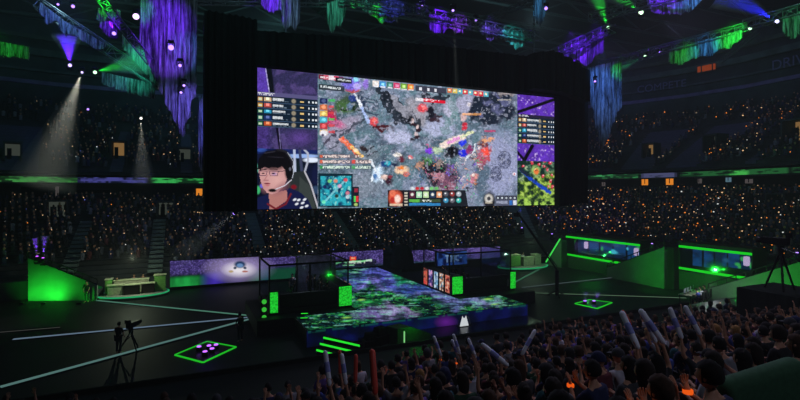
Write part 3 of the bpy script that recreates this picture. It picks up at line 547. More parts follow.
def fn_map(p):
    X, Y = p.X, p.Y; p.mix(np.ones_like(X), (20, 46, 40)); p.warp(1.4, .4)
    n = fbm(X*.3, Y*.3, 71); low = np.clip((Y-178-(X-518)*-.25)/6, 0, 1); p.mix(low*np.clip((n-.42)*6, 0, 1), (104, 136, 44)); p.mix(low*np.clip((n-.58)*9, 0, 1), (176, 206, 96)); k_ = np.clip((Y-194)/8, 0, 1); p.mix(k_*np.clip((n-.35)*5, 0, .8), (170, 214, 90)); p.mix(low*np.clip((.38-n)*8, 0, .9), (30, 50, 20))
    hi = 1-low; p.mix(hi*np.clip((n-.45)*5, 0, .9), (70, 110, 90)); p.mix(hi*np.clip((n-.64)*9, 0, .9), (170, 190, 150))
    p.line([(522, 170), (530, 178), (541, 186), (551, 193)], 1.5, (30, 70, 190)); p.line([(520, 168), (528, 175)], 1.6, (30, 40, 60)); p.ell(536, 170, 4.6, 5, (150, 190, 110)); p.ell(537, 171, 2.6, 3, (236, 120, 60)); p.ell(536, 169, 1.2, 1, (250, 220, 150))
    for x, y in ((533, 163), (540, 164), (545, 166), (551, 163), (548, 170), (553, 175), (544, 176), (551, 181), (553, 187), (524, 166), (549, 186), (546, 161)): p.ell(x, y, 1.4, 1.5, (220, 60, 80)); p.ell(x+.5, y-.4, .6, .5, (250, 210, 220))
    n = fbm(X*.9, Y*.9, 75); p.mix(np.clip((n-.6)*8, 0, .7), (24, 34, 26)); p.nowarp(); p.rect(518, 159, 556, 161, (34, 44, 44), .8)
screen('display', 318, 518, 0, 1, 29, 'main display with the overhead view of the game', fn_game)
screen('display', 0, 318, V_CAM, 1, 26, 'upper left display with violet stone and a score table', fn_left)
screen('display', 0, 318, 0, V_CAM, 26, 'lower left display with a player in glasses and headset', fn_cam)
V_M = vv(518, 160.5)
screen('display', 518, 555, V_M, 1, 24, 'upper right display with a score table on violet', fn_right)
screen('display', 518, 555, 0, V_M, 24, 'lower right display with a green and blue map', fn_map)

# black masking cloth round the wall: header and two side legs, cloth with soft folds
def masking(name, label, pts_top, pts_bot, s, depth=1.3, folds=26):
    """pts_top / pts_bot: lists of (x, z) along the cloth"""
    n = 90; xs0, xs1 = pts_top[0][0], pts_top[-1][0]; m = MB(); F_, B_ = [[], []], [[], []]
    for i in range(n+1):
        x = xs0+(xs1-xs0)*i/n; a = np.interp(x, [q[0] for q in pts_top], [q[1] for q in pts_top]); b = np.interp(x, [q[0] for q in pts_bot], [q[1] for q in pts_bot])
        y = s-depth/2+.12*math.sin(i*folds/n*2*PI)*(1+.4*math.sin(i*1.7))
        F_[0].append((x, y, b)); F_[1].append((x, y, a)); B_[0].append((x, s+depth/2, b)); B_[1].append((x, s+depth/2, a))
    m.grid([F_[0], F_[1], B_[1], B_[0], F_[0]], 0, False)
    for k in (0, n): m.add([F_[0][k], F_[1][k], B_[1][k], B_[0][k]], [(0, 1, 2, 3)])
    return tag(m.build(name, BLACK), label, 'drape')
def xz(px, py, s=29.): v = atS(px, py, s); return (v.x, v.z)
l0, l1 = xz(207, 60), xz(255.7, 60)
masking('masking_drape', 'tall black cloth tower hiding the rigging left of the video wall', [xz(204, 14), xz(226, 18), xz(240, 20), xz(255.7, 24)], [(xz(207, 209)[0], zb-.05), (l1[0], zb-.05)], 29.3, 2.0, 8)
masking('masking_drape', 'long black cloth header above the video wall', [(x0-.02, xz(256, 33)[1]), xz(330, 38), xz(430, 47), xz(525, 58), (x1, xz(555, 62)[1])], [(x0-.02, zt+.03), (x1, zt+.03)], 29.3, 1.6, 40)
masking('masking_drape', 'black cloth leg right of the video wall', [(x1+.02, xz(557, 62)[1]), xz(572, 66), xz(583, 72)], [(x1+.02, zb-.1), xz(578, 203)], 29.3, 1.6, 7)
masking('masking_drape', 'black cloth bundle above the right corner of the video wall', [xz(528, 55, 28.2), xz(548, 53, 28.2), xz(566, 62, 28.2), xz(583, 74, 28.2)], [xz(528, 90, 28.2), xz(557, 94, 28.2), xz(583, 103, 28.2)], 27.85, .8, 6)

# ================================================================== STAGE
STX0, STX1, STY0, STY1, STZ = 4.2, 25.8, 27.3, 47.0, 1.0
stg = empty('stage', ((STX0+STX1)/2, STY0, 0), 0, 'low wide stage with a glowing green and violet floor under the video wall', 'stage'); lc = local(stg.location)
m = MB(); m.prism([lc(q) for q in ((6.5, STY0+.02, 0), (22.3, STY0+.02, 0), (22.3, 30.6, 0), (STX1, 30.6, 0), (STX1, 40, 0), (19.6, 40, 0), (19.6, STY1, 0), (10, STY1, 0), (10, 39, 0), (7.8, 39, 0), (7.8, 36.8, 0), (STX0, 36.8, 0), (STX0, 30.6, 0), (6.5, 30.6, 0))], (0, 0, .96)); m.build('deck', PLINTH, stg)
def fn_floor(p, C_):
    X, Y = p.X, p.Y; p.mix(np.ones_like(X), (5, 22, 28)); a = fbm(X*.045, Y*.2, 3, 5); b = fbm(X*.13, Y*.5, 13, 4); c = fbm(X*.33, Y*1.1, 23, 3)
    p.mix(np.clip((a-.42)*4, 0, .8), (12, 70, 52)); p.mix(np.clip((b-.5)*6, 0, .75), (22, 118, 58)); p.mix(np.clip((c-.6)*8, 0, .8)*np.clip((a-.3)*3, .2, 1), (62, 186, 72)); p.mix(np.clip((.45-b)*8, 0, .85), (3, 14, 20))
    p.mix(np.clip((.42-c)*8, 0, .75), (3, 14, 18)); ring = np.abs(b-.53); p.mix(np.clip((.016-ring)*60, 0, .75)*np.clip((Y-284)/8, 0, 1), (112, 200, 110)); ring = np.abs(fbm(X*.1+5, Y*.35, 66)-.5); p.mix(np.clip((.012-ring)*80, 0, .6), (50, 150, 160))
    p.warp(14, .07, 5)
    for q, k, al in (((384, 279, 32, 6), (84, 88, 186), .85), ((372, 287, 26, 3.6), (118, 112, 204), .8), ((424, 288, 28, 5), (52, 72, 156), .8), ((462, 302, 22, 6), (96, 104, 170), .75), ((478, 303, 14, 3), (130, 134, 180), .6), ((380, 314, 24, 6), (120, 104, 172), .8), ((398, 309, 14, 3.4), (166, 146, 206), .7), ((440, 294, 20, 2.6), (124, 126, 196), .6), ((410, 275, 34, 3), (24, 128, 84), .7), ((330, 300, 18, 3), (20, 90, 80), .5)):
        p.ell(*q, k, 7, al, .6)
    p.nowarp(); n = fbm(X*.08, Y*.55, 91, 4); p.mix(np.clip((.47-n)*7, 0, .75), (4, 20, 26)); p.mix(np.clip((n-.64)*8, 0, .5), (120, 190, 170)); p.mott(1., .5, .7, 79); p.mott(1., 1.3, .5, 99)
    for k in range(16): p.ell(random.choice([random.uniform(308, 370), random.uniform(480, 516)]), random.uniform(294, 322), random.uniform(2, 5), random.uniform(.6, 1.4), random.choice([(150, 210, 90), (90, 220, 110), (60, 200, 90)]), -4, .7, .5)
for (xa, ya, xb, yb) in ((6.6, STY0, 22.2, 30.6), (10.75, 30.6, 18.65, STY1-.1)):
    P, C_ = flat((xa, ya, STZ-.02), (xb-xa, 0, 0), (0, yb-ya, 0), int((xb-xa)*17), int((yb-ya)*17))
    px, py, _ = proj(C_[..., 0], C_[..., 1], C_[..., 2]); p = Paint(px, py); random.seed(5); fn_floor(p, C_)
    surface('led_floor', P-np.array(tuple(stg.location)), p.c, led('floor_led', 1.0), stg)['label'] = 'glowing floor picture of green foliage and a violet stream'
m = MB(); m.prism([lc(q) for q in ((6.55, STY0, .9), (22.25, STY0, .9), (22.25, 30.6, .9), (6.55, 30.6, .9))], (0, 0, .05)); m.build('rim', BLACKM, stg)
P, C_ = flat((6.5, STY0-.03, .02), (15.8, 0, 0), (0, 0, .93), 240, 14)
px, py, _ = proj(C_[..., 0], C_[..., 1], C_[..., 2]); p = Paint(px, py, (5, 11, 44)); n = fbm(px*.06, py*.05, 4); p.mix(np.clip((n-.42)*4, 0, .7), (12, 20, 84)); p.mix(np.clip((.42-n)*6, 0, .9), (4, 10, 26)); p.ell(446, 322, 8, 5, (96, 30, 140), 0, .8, .6)
p.mix(np.clip((C_[..., 2]-.82)*20, 0, 1)*(fbm(px*.2, py*.1, 9) > .5)*.5, (20, 100, 80)); p.ell(385, 337, 16, 2.4, (20, 90, 96), -8, .6)
surface('fascia', P-np.array(tuple(stg.location)), p.c, led('fascia_led', .8), stg)['label'] = 'deep blue glowing stage front'
# violet-lit low platform in front
m = MB(); m.box(lc((15.9, 26.3, .1)), (12.6, 1.9, .2)); m.build('apron', pm('apron_gloss', (20, 24, 60), .25, var=.2), stg)
# edge marker lights on the stage corners
GL = em('green_led', (40, 235, 50), 1.0); GLD = em('green_led_soft', (20, 190, 50), .55)
def green_tick(px_, py_, z, k, txt):
    v = atZ(px_, py_, z); m = MB(); m.box((0, 0, .045), (.5, .16, .09), mi=0); m.box((0, 0, .1), (.44, .1, .02), mi=1)
    o = m.build('edge_light', [BLACKM, GL], None, v, .6 if k else -.3); tag(o, txt, 'light', 'green marker lights at the stage corners')
for i in range(4): green_tick(304.5-.5*i, 315+i*4.5, 1.0-.0 if i < 2 else .0, 0, 'tiny green marker light by the left corner of the stage')
for i in range(5): green_tick(520.5-i*2.2, 291+i*3.4, .0, 1, 'tiny green marker light by the right corner of the stage')

# team booths: counter with glowing panels, glass cabin, crest display, players at their desks
def fn_hero(p, k, u, v):
    base = [(196, 90, 70), (206, 150, 120), (120, 150, 190), (70, 60, 130), (190, 110, 80)][k]; acc = [(240, 200, 170), (250, 240, 220), (220, 240, 250), (230, 160, 210), (220, 50, 60)][k]
    p.mix(np.ones_like(u), base); n = fbm(u*4+k*7, v*7, 11+k); p.mix(np.clip((n-.5)*6, 0, .9), acc); p.mix(np.clip((.44-n)*8, 0, .9), (24, 16, 34)); n = fbm(u*9, v*14, 31+k); p.mix(np.clip((n-.6)*8, 0, .8), (240, 90, 90) if k in (0, 4) else (90, 190, 230))
    p.mix(((u < .06) | (u > .94) | (v < .03) | (v > .97))*.9, (20, 20, 26))
def person_small(name, loc, rz, shirt, label, group=None, pose='sit', hair=(18, 16, 16), scale=1.): pass
BOOTH = {}
def booth(name, xa, xb, facing, label, side):
    y0, y1 = 31.7, 36.6; e = empty(name, ((xa+xb)/2, y0, STZ), 0, label, 'booth'); lc = local(e.location)
    cx = (xa+xb)/2
    m = MB(); m.box(lc((cx, (y0+y1)/2, STZ+.15)), (xb-xa, y1-y0, .3)); m.box(lc((cx, y0+.35, STZ+.75)), (xb-xa-1.4, .3, .9)); m.build('base', PLINTH, e)
    inner = xb if facing > 0 else xa; outer = xa if facing > 0 else xb
    m = MB(); m.box(lc((inner-facing*.5, (y0+y1)/2, STZ+.85)), (.9, y1-y0, 1.3)); bevel(m.build('counter', PLINTH, e), .03)
    # end panels facing the camera
    for xx in (inner-facing*.48, outer+facing*.3):
        m = MB(); wd = .95 if abs(xx-inner) < 1 else .55; m.box(lc((xx, y0-.02, STZ+.78)), (wd, .08, 1.42)); g = m.build('end_panel', BLACKM, e)
        m = MB(); m.box(lc((xx, y0-.08, STZ+.78)), (wd-.06, .05, 1.32)); m.build('led_face', em('green_dots', (40, 240, 60), .8, True, 9), g)['label'] = 'bright green dotted panel'
    # hero panels along the inner side
    if True:
        for k in range(5):
            ya = y0+.25+k*.92 if side == 'r' else y0+.25+k*.92
            P, C_ = flat((inner+facing*.02, ya, STZ+.1), (0, .72, 0), (0, 0, 1.42), 14, 28) if facing < 0 else flat((inner+.02, ya+.72, STZ+.1), (0, -.72, 0), (0, 0, 1.42), 14, 28)
            u, v = np.meshgrid((np.arange(14)+.5)/14, (np.arange(28)+.5)/28); p = Paint(u, v); fn_hero(p, k, u, v)
            surface('portrait_panel', P-np.array(tuple(e.location)), p.c, led('hero_led', .9), e)
    # glass cabin
    fr = MB(); top = STZ+3.1
    for xx in (xa+.1, cx, xb-.1):
        for yy in (y0+.5, y1-.1): fr.tube(lc((xx, yy, STZ+.3)), lc((xx, yy, top)), .045, 6)
    for yy in (y0+.5, y1-.1): fr.tube(lc((xa+.1, yy, top)), lc((xb-.1, yy, top)), .05, 6)
    for xx in (xa+.1, xb-.1): fr.tube(lc((xx, y0+.5, top)), lc((xx, y1-.1, top)), .05, 6)
    fr.build('cabin_frame', BLACKM, e)
    gl = D.materials.get('booth_glass')
    if not gl:
        gl = D.materials.new('booth_glass'); gl.use_nodes = True; nt = gl.node_tree; nt.nodes.clear(); o_ = nt.nodes.new('ShaderNodeOutputMaterial'); t = nt.nodes.new('ShaderNodeBsdfTransparent'); g = nt.nodes.new('ShaderNodeBsdfGlossy'); mx = nt.nodes.new('ShaderNodeMixShader')
        t.inputs[0].default_value = (.75, .8, .85, 1); g.inputs['Roughness'].default_value = .08; mx.inputs[0].default_value = .12; nt.links.new(t.outputs[0], mx.inputs[1]); nt.links.new(g.outputs[0], mx.inputs[2]); nt.links.new(mx.outputs[0], o_.inputs[0])
    m = MB(); m.box(lc((cx, y0+.5, STZ+1.9)), (xb-xa-.3, .03, 2.3)); m.box(lc((outer+facing*.12, (y0+y1)/2+.2, STZ+1.9)), (.03, y1-y0-.8, 2.3)); m.build('glazing', gl, e)
    point((cx, y0+2.4, top-.3), (.8, .75, 1.), 55, .15); point((cx+.5, y1-.6, top-.9), (.6, 1, .7), 22, .1); BOOTH[side] = e; return e
booth('player_booth', 18.7, 24.7, -1, 'right team booth with character picture panels and a glass cabin on the stage', 'r')
booth('player_booth', 5.1, 10.7, 1, 'left team booth, dark glass cabin with green end panels on the stage', 'l')

lt = empty('lamp_tower', (4.75, 31.5, 0), 0, 'short black tower with four green lamps beside the left booth', 'lamp tower'); m = MB()
for sx in (-.16, .16): m.tube((sx, 0, 0), (sx, 0, 2.3), .03, 6)
m.box((0, 0, .03), (.5, .5, .06)); m.build('frame', BLACKM, lt)
for k in range(4): m = MB(); m.lathe([(.04, 0), (.15, .02), (.15, .1), (.05, .14)], (0, -.05, .45+.5*k), 12, axis=(0, -1, 0)); m.build('lamp_head', em('tower_green', (60, 200, 60), .8), lt)
# right booth team display (blue) and the curved dark back wall of the left booth
P, C_ = flat((21.0, 38.2, 2.2), (3.2, 0, 0), (0, 0, 1.2), 90, 30); u, v = np.meshgrid((np.arange(90)+.5)/90, (np.arange(30)+.5)/30)
p = Paint(u*90, v*30, (18, 40, 110)); n = fbm(u*8, v*3, 5); p.mix(np.clip((n-.4)*3, 0, .8), (60, 110, 200)); p.mix(np.clip((.45-n)*6, 0, .8), (10, 18, 50)); 
for a_ in ((30, 8, 30, 22), (26, 22, 36, 22), (42, 8, 42, 22), (42, 22, 50, 8), (50, 8, 50, 22), (64, 10, 56, 12), (56, 12, 56, 20), (56, 20, 64, 21)): p.line([(a_[0], a_[1]), (a_[2], a_[3])], 1.8, (150, 190, 236), .75)
bk = empty('team_display', (22.4, 38.4, 1), 0, 'blue display with pale letters standing behind the right team booth', 'display'); o = surface('screen', P-np.array((22.4, 38.4, 1)), p.c, led('team_led', .5), bk)
m = MB(); m.box((.2, .0, 1.8), (3.3, .3, 1.3)); m.build('housing', BLACKM, bk)
for sx in (-1.2, 1.5): m = MB(); m.box((sx, .05, .58), (.18, .2, 1.16)); m.build('leg', BLACKM, bk)
m = MB(); n = 24; rows = []
for z in (1., 4.0):
    rows.append([(9.6+1.45*math.cos(t), 37.0+1.2*math.sin(t), z-.25*abs(math.cos(t))*(z > 2)) for t in [PI*i/n for i in range(n+1)]])
for z in (4.0, 1.):
    rows.append([(9.6+1.55*math.cos(t), 37.0+1.3*math.sin(t), z-.25*abs(math.cos(t))*(z > 2)) for t in [PI*i/n for i in range(n+1)]])
rows.append(rows[0]); m.grid(rows); tag(m.build('curved_screen_wall', pm('smoked_panel', (96, 88, 120), .4, var=.5, scale=3)), 'curved smoky panel standing behind the left team booth', 'panel')

# back LED wall with curled right end, and its base
BY = 48.4
def back_wall(name, pxa, pxb, ztop_a, ztop_b, label, fn, zb_=.25):
    xa, xb = atS(pxa, 270, BY).x, atS(pxb, 270, BY).x; nu = int((xb-xa)*14); nv = 34
    e = empty(name, ((xa+xb)/2, BY+.2, 0), 0, label, 'display'); lc_ = np.array(((xa+xb)/2, BY+.2, 0))
    uu = np.linspace(0, 1, nu+1); vv_ = np.linspace(0, 1, nv+1); P = np.zeros((nv+1, nu+1, 3)); P[..., 0] = xa+uu[None]*(xb-xa); P[..., 1] = BY
    zt_ = ztop_a+(ztop_b-ztop_a)*uu; P[..., 2] = zb_+vv_[:, None]*(zt_-zb_)[None]
    C_ = (P[:-1, :-1]+P[1:, 1:])/2; px, py, _ = proj(C_[..., 0], C_[..., 1], C_[..., 2]); p = Paint(px, py); fn(p, C_); surface('screen', P-lc_, p.c, led('back_led', .85), e)
    m = MB(); m.prism([(xa-lc_[0], -.15, 0), (xb-lc_[0], -.15, 0), (xb-lc_[0], -.15, ztop_b+.05), (xa-lc_[0], -.15, ztop_a+.05)], (0, .3, 0)); m.build('housing', BLACKM, e); return e
def violet(p):
    p.mix(np.ones_like(p.X), (58, 46, 104)); p.mott(1., .3, .8, 3); n = fbm(p.X*1.1, p.Y*1.3, 5, 3); p.mix(np.clip((n-.56)*7, 0, .85), (112, 98, 172)); p.mix(np.clip((.42-n)*7, 0, .6), (30, 24, 60))
def fn_bl(p, C_):
    violet(p); X, Y = p.X, p.Y; z = C_[..., 2]; k = np.clip((1.5-z)/.35, 0, 1)
    p.mix(k, (10, 26, 24)); p.mix(k*np.clip(1-np.abs(X-185)/24, 0, 1)*np.clip((1.25-z)*3, 0, 1)*(.4+1.2*fbm(X*.3, Y*.1, 7)), (34, 170, 74)); p.mix(k*np.clip(1-np.abs(X-215)/16, 0, 1), (70, 50, 180)); p.mix(k*np.clip(1-np.abs(X-236)/14, 0, .8), (70, 60, 120)); p.mix(k*np.clip((X-246)/12, 0, 1)*.8, (30, 110, 74))
    p.ell(239, 268, 22, 9, (186, 168, 220), 0, .9, .8); p.ell(239, 269.5, 12, 5.5, (250, 244, 250), 0, .95, .6); p.ell(240, 264.5, 5.8, 3.6, (34, 60, 100), 0, .95); p.ell(240, 265.5, 3.2, 2, (110, 150, 200)); p.ell(235, 268, 1.6, 1.2, (40, 60, 90)); p.ell(245, 268, 1.6, 1.2, (40, 60, 90)); p.ell(231, 271.5, 2.4, 1.2, (196, 170, 130)); p.ell(245, 271.5, 3, 1, (190, 120, 110))
def fn_bm(p, C_):
    violet(p); p.mott(1., .15, .6, 9); z = C_[..., 2]; p.mix(np.clip((1.3-z)/.4, 0, .9), (10, 40, 40)); X, Y = p.X, p.Y
    p.mix(.85*((X > 333) & (X < 376) & (Y > 259) & (Y < 266))*(fbm(X*.5, Y*.5, 2) > .3), (16, 22, 30))
    p.line([(336, 263.6), (343, 261), (346, 262.6), (353, 261.4), (362, 261.4), (371, 259.8)], .8, (130, 226, 150)); p.words(345, 365, 261, 263.4, (226, 246, 226), 8, .8); p.line([(343, 265.4), (354, 265)], .5, (150, 230, 170)); p.words(366, 372, 259.4, 261.4, (220, 240, 230), 6); p.rect(350, 256.6, 356, 260.4, (236, 70, 50)); p.rect(351, 257.4, 355, 259, (250, 170, 120))
def fn_br(p, C_):
    violet(p); p.mott(1., .15, .6, 19); z = C_[..., 2]; p.mix(np.clip((1.2-z)/.4, 0, .8), (12, 60, 50)); p.mix(np.clip((p.X-470)/20, 0, .35), (130, 110, 190))
back_wall('back_display', 170, 305, 2.62, 2.55, 'low violet and green LED wall with a blue crest, left of the stage', fn_bl)
back_wall('back_display', 318, 383, 2.55, 2.6, 'violet LED wall with green script lettering behind the stage', fn_bm, .9)
back_wall('back_display', 402, 500, 2.35, 2.2, 'violet LED wall behind the right team booth', fn_br, .9)
m = MB(); b = atS(384, 270, 47.2); c = atS(408, 270, 47.2)      # draped dark sculpture between the two back displays
pr = [(0, 0), (1.0, 0), (.95, .6), (.8, 1.2), (.62, 1.9), (.3, 2.3), (0, 2.4)]
m.lathe([(r+.02, z) for r, z in [(1.25, 0), (1.2, .7), (1.1, 1.3), (.9, 1.9), (.55, 2.35), (.1, 2.5)]], (0, 0, 0), 20); tag(m.build('draped_mound', BLACK, None, ((b.x+c.x)/2, 45.6, 1.0)), 'tall rounded black mound between the two displays behind the stage', 'drape')

# LED strips on the floor
def strip(name, pa, pb, w, rgb, st, label):
    A, B = atZ(*pa, .0), atZ(*pb, .0); d = (B-A); L = d.length; e = empty(name, ((A+B)/2).xyz, math.atan2(d.y, d.x), label, 'light strip', 'light strips on the arena floor')
    m = MB(); m.box((0, 0, .02), (L, w+.06, .04)); m.build('channel', BLACKM, e); m = MB(); m.box((0, 0, .045), (L, w, .02)); m.build('diffuser', em('strip_%d_%d_%d' % tuple(rgb), rgb, st), e)
strip('floor_light_strip', (253, 316.5), (97, 301), .26, (74, 122, 104), .9, 'greenish light strip on the floor running toward the left ramp')
strip('floor_light_strip', (252, 317.6), (13, 340), .26, (96, 116, 136), .9, 'grey-blue light strip across the floor, middle of the left fan')
strip('floor_light_strip', (252, 319), (0, 388), .3, (84, 120, 116), .85, 'nearest pale light strip on the left of the floor')
strip('floor_light_strip', (514, 283), (548, 265), .22, (60, 110, 84), .8, 'short light strip from the stage toward the right desks')
strip('floor_light_strip', (517, 288.5), (640, 275), .2, (78, 92, 96), .75, 'dim light strip on the floor toward the glass studio')
strip('floor_light_strip', (524, 293), (686, 298.5), .2, (88, 116, 92), .8, 'light strip on the floor toward the production table')
strip('floor_light_strip', (258, 316.5), (298, 323), .16, (24, 200, 50), .8, 'short bright green strip by the left corner of the stage')
strip('floor_light_strip', (0, 333), (60, 328), .08, (90, 90, 88), .5, 'thin faint strip at the left edge of the floor')
# black platforms left and right of the fans
# stairs with three lit nosings
def stairs():
    A, B = atZ(327, 336.5, .8), atZ(363, 344.5, .8); d = (B-A); L = d.length; ang = math.atan2(d.y, d.x); e = empty('stage_stairs', ((A+B)/2).x and Vector(((A+B).x/2, (A+B).y/2, 0)), ang, 'small flight of steps with three green lit edges before the stage', 'stairs')
    for k in range(3):
        h = .86-.27*k; m = MB(); m.box((0, -.14-.28*k, h/2), (L, .28, h)); t = m.build('step', PLINTH, e); m = MB(); m.box((0, -.29-.28*k, h-.05), (L, .03, .1)); m.build('lit_edge', GL, t)
stairs()
for i, (px_, py_, h, txt) in enumerate([(371, 349, 1.35, 'black floor monitor cluster right of the lit steps'), (380, 346, 1.6, 'taller black equipment stack right of the lit steps')]):
    v = atS(px_, 350, 24.3); v.z = 0; e = empty('equipment_case', v, .4*i, txt, 'case')
    m = MB(); m.box((0, 0, h*.36), (.9, .6, h*.72)); bevel(m.build('body', BLACKM, e), .03); m = MB(); m.box((0, 0, h*.86), (.7, .5, h*.26), taper=.8); m.build('lid', BLACK, e)
    m = MB(); m.tube((-.3, -.32, h*.4), (.3, -.32, h*.4), .02); m.build('handle', ALU, e)
# green-washed sloping tent of cloth by the front with an upright light tube
v = atS(408, 352, 24.4); v.z = 0; e = empty('ramp_cover', v, .35, 'dark green-washed sloping ramp cover in front of the stage', 'ramp')
m = MB(); m.prism([(-1.2, -.4, 0), (1.6, -.4, 0), (1.5, -.4, .75), (-.2, -.4, 1.5), (-1.2, -.4, 1.55)], (0, .9, 0)); m.build('cover', pm('dark_cover', (40, 70, 46), .8), e)
m = MB(); m.tube((-.75, -.46, .3), (-.75, -.46, 1.35), .03); m.build('light_tube', em('tube_green', (150, 240, 150), .7), e)
point(v+Vector((.2, -.9, 1.7)), GRN, 16, .1)
# white emblem statue in front of the stage
v = atS(464.5, 324, 26.7); v.z = 0; e = empty('emblem_stand', v, 0, 'small glowing white flared emblem standing in front of the stage', 'emblem')
m = MB(); m.prism([(-.32, 0, .22), (.32, 0, .22), (.2, 0, .62), (.13, 0, .86), (.06, 0, .72), (-.06, 0, .72), (-.13, 0, .86), (-.2, 0, .62)], (0, .06, 0)); m.build('emblem', em('emblem_white', (214, 220, 224), .85), e)
m = MB(); pts = [(.46*math.cos(t), .03, .22+.72*math.sin(t)) for t in [PI*i/12 for i in range(13)]]
for a_, b_ in zip(pts[:-1], pts[1:]): m.tube(a_, b_, .02, 5)
m.build('hoop', ALU, e); m = MB(); m.box((0, .03, .11), (1.0, .4, .22)); m.build('base', PLINTH, e)

# floor diamonds with violet lamps
def diamond(pts, label, lamps):
    P4 = [atZ(*q, 0) for q in pts]; c = sum(P4, Vector())/4; e = empty('floor_light_frame', c, 0, label, 'light frame')
    m = MB()
    for a_, b_ in zip(P4, P4[1:]+P4[:1]): 
        d = (b_-a_); ang = math.atan2(d.y, d.x); m.box(((a_+b_)/2-c)+Vector((0, 0, .03)), (d.length, .09, .06), ang)
    m.build('border', em('frame_green', (36, 200, 44), .8), e)
    m = MB(); m.prism([(q-c)*.97+Vector((0, 0, .0)) for q in P4], (0, 0, .03)); m.build('panel', pm('frame_panel', (16, 20, 22), .3), e)
    for x, y in lamps:
        q = atZ(x, y, 0); g = empty('uplight', q, 0, 'violet uplight glowing inside the %s frame' % ('left' if x < 400 else 'right'), 'lamp', 'violet uplights in the floor frames'); g.location = (q.x, q.y, .03)
        m = MB(); m.lathe([(.16, 0), (.17, .12), (.13, .2)], (0, 0, 0), 12); m.build('body', BLACKM, g); m = MB(); m.lathe([(.02, .2), (.125, .205), (.11, .25), (.01, .26)], (0, 0, 0), 12); m.build('lens', em('violet_lens', (176, 96, 250), 2.0), g)
    point(c+Vector((0, 0, .6)), PUR, 5, .1)
diamond([(175, 355.5), (203, 363), (236, 347.5), (207, 342)], 'green outlined square of light lying on the floor at the left', [(199, 351), (209, 350), (205, 356), (216, 349), (212, 353)])
diamond([(575, 304), (597, 309), (612, 303), (590, 300)], 'small green outlined square of light on the right of the floor', [(585, 304), (594, 304)])

# left ramp (tunnel) with green wall and violet lamps
def ramp(name, A, B, zA, zB, thick, label, mat, rail=True):
    A, B = Vector(A), Vector(B); d = B-A; L = d.length; ang = math.atan2(d.y, d.x); e = empty(name, (A.x, A.y, 0), ang, label, 'ramp')
    m = MB(); m.prism([(0, 0, 0), (L, 0, 0), (L, 0, zB), (0, 0, zA)], (0, .15, 0)); m.build('side_wall', mat, e)
    m = MB(); m.prism([(0, .15, 0), (L, .15, 0), (L, .15, zB-.4), (0, .15, zA-.4)], (0, thick, 0)); m.build('body', CONC, e)
    if rail:
        n = 9; m = MB()
        for k in range(n+1): f = k/n; z = zA+(zB-zA)*f; m.tube((L*f, .07, z), (L*f, .07, z+.45), .03, 5)
        m.tube((0, .07, zA+.45), (L, .07, zB+.45), .035, 5); m.tube((0, .07, zA+.02), (L, .07, zB+.02), .05, 5); m.build('railing', BLACKM, e)
        m = MB(); m.prism([(0, .25, zA-.38), (L, .25, zB-.38), (L, .25+thick-.3, zB-.38), (0, .25+thick-.3, zA-.38)], (0, 0, .06)); m.build('lit_tread', em('ramp_tread', (16, 120, 50), .35), e)
    return e
GW = pm('ramp_wall_grey', (118, 128, 120), .75, var=.12, scale=1.2)
A, B = atZ(28, 301, 0), atZ(97, 300.5, 0); zA = CAMZ-(258-HY)/F*A.dot(Vector((ST, CT, 0))); zB = CAMZ-(285-HY)/F*B.dot(Vector((ST, CT, 0)))
ramp('entrance_ramp', A, B, zA, zB, .8, 'green lit sloping wall of the entrance ramp at the left', GW)
nrm = Vector((B.y-A.y, -(B.x-A.x), 0)).normalized()
if nrm.y > 0: nrm = -nrm
for px_, pw in ((37, 200), (58, 420), (92, 80)):
    q = atZ(px_, 300, 0)+nrm*1.7; q.z = .15
    spot(q+Vector((0, 0, .1)), q-nrm*1.7+Vector((0, 0, 1.0)), GRN, pw, math.radians(125), 1.)
    e = empty('flood_light', q, 0, 'small black floor lamp washing the ramp wall green' , 'lamp', 'floor lamps along the ramp wall'); m = MB(); m.box((0, 0, -.03), (.3, .2, .14)); m.build('body', BLACKM, e)
